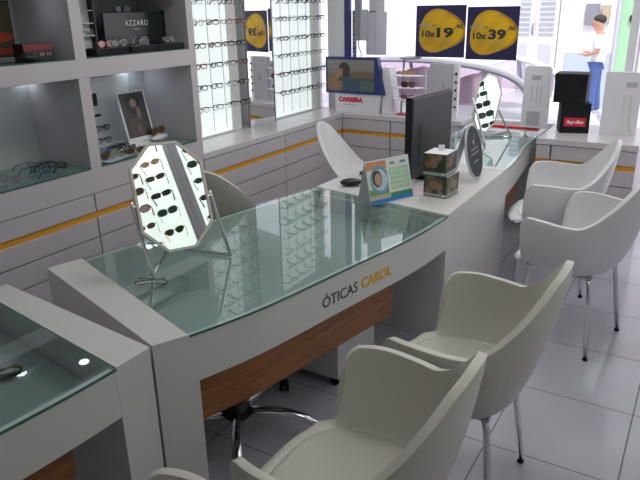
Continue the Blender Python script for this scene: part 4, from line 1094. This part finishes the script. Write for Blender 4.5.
# in the desks' display trays
place_glasses(('round', 'dark', None, True), 'added round dark eyeglasses standing in for the mirror stand reflection in the desk glass', (-1.90, 1.75, .618), 0, rot=(PI/2-.35, 0, .6))  # pair added to imitate the stand's dark reflection in the glass
place_glasses(('big', 'tort', 'brown', True), 'brown sunglasses inside the lower left desk display', (-1.80, .98, .603+.014), 0, rot=(PI/2-.5, 0, 1.2))

# ------------------------------------------------------------------ added ceiling fill lamps and light
for i, (x, y) in enumerate(((-1.5, .6), (-1.5, 2.6), (-1.5, 4.4), (-.12, 1.4), (-.12, 3.5))):  # unseen lamps added to fill in the interior light
    t = thing('added_ceiling_light', 'added flat white ceiling fill lamp above the %s' % ('lower left desk', 'lettered desk', 'far desk', 'nearest tub chairs', 'tub chairs by the right edge')[i], 'added ceiling light', (x, y, ZC))
    MB().bb(-.32, .32, -.32, .32, -.05, 0).build('housing', M['white'], t, bevel=.003)
    MB().bb(-.29, .29, -.29, .29, -.056, -.05).build('diffuser', M['tube'], t)
    area('added_fill_light', (x, y, ZC-.06), .56, (2.6, 9.0, 11.0, 1.2, 2.5)[i], (1.0, .985, .95))
# small reflector lamps high on the shelf tower, whose spots show in the desk glass
for (x, y, z) in ((-3.1, 1.86, 1.93), (-2.99+.0, 2.17, 1.93)):
    pass
w = bpy.data.worlds.new('World'); bpy.context.scene.world = w; w.use_nodes = True
nt = w.node_tree; nt.nodes.clear()
wo_ = nt.nodes.new('ShaderNodeOutputWorld'); bg = nt.nodes.new('ShaderNodeBackground'); sky = nt.nodes.new('ShaderNodeTexSky')
sky.sky_type = 'HOSEK_WILKIE'; sky.turbidity = 6; sky.sun_direction = Vector((.2, -.5, .85)).normalized()
mixn = nt.nodes.new('ShaderNodeMix'); mixn.data_type = 'RGBA'; mixn.inputs[0].default_value = .75; mixn.inputs[7].default_value = (.90, .90, 1.0, 1)
nt.links.new(sky.outputs[0], mixn.inputs[6]); nt.links.new(mixn.outputs[2], bg.inputs[0]); bg.inputs[1].default_value = 1.9
nt.links.new(bg.outputs[0], wo_.inputs[0])
sl = bpy.data.lights.new('sun', 'SUN'); sl.energy = 3.6; sl.angle = .02; sl.color = (1, .97, .93)
so_ = bpy.data.objects.new('sun', sl); C.objects.link(so_)
so_.rotation_euler = Vector((-.25, .55, -.9)).to_track_quat('-Z', 'Y').to_euler()
# daylight portals at the window and the open entrance
for nm, (x0, x1, z0, z1) in (('window_portal', (-3.05, -.42, .74, 2.35)), ('door_portal', (-.36, XR, 0, 2.35))):
    o = area(nm, ((x0+x1)/2, YW+.09, (z0+z1)/2), x1-x0, 1, rot=(-PI/2, 0, 0), sy=z1-z0); o.data.cycles.is_portal = True

# ------------------------------------------------------------------ camera
cd = bpy.data.cameras.new('camera'); co = bpy.data.objects.new('camera', cd); C.objects.link(co)
cd.sensor_width = 36; cd.lens = 640.4/640*36; cd.clip_start = .02; cd.clip_end = 200
pitch, roll, yaw = .3493, -.0204, .5463
cy, sy = math.cos(yaw), math.sin(yaw)
fh = Vector((-sy, cy, 0)); rt = Vector((cy, sy, 0)); upv = Vector((0, 0, 1))
fwd = fh*math.cos(pitch)-upv*math.sin(pitch); u0 = fh*math.sin(pitch)+upv*math.cos(pitch)
r1 = rt*math.cos(roll)+u0*math.sin(roll); u1 = -rt*math.sin(roll)+u0*math.cos(roll)
mtx = Matrix((r1, u1, -fwd)).transposed().to_4x4(); mtx.translation = Vector((0, 0, 1.7))
co.matrix_world = mtx
sc = bpy.context.scene; sc.camera = co
vs = sc.view_settings; vs.view_transform = 'Standard'; vs.look = 'None'; vs.gamma = 1; vs.use_curve_mapping = False; vs.exposure = 0.0
sc.cycles.max_bounces = 10; sc.cycles.transparent_max_bounces = 16; sc.cycles.use_denoising = True
sc.cycles.caustics_reflective = False; sc.cycles.sample_clamp_indirect = 6
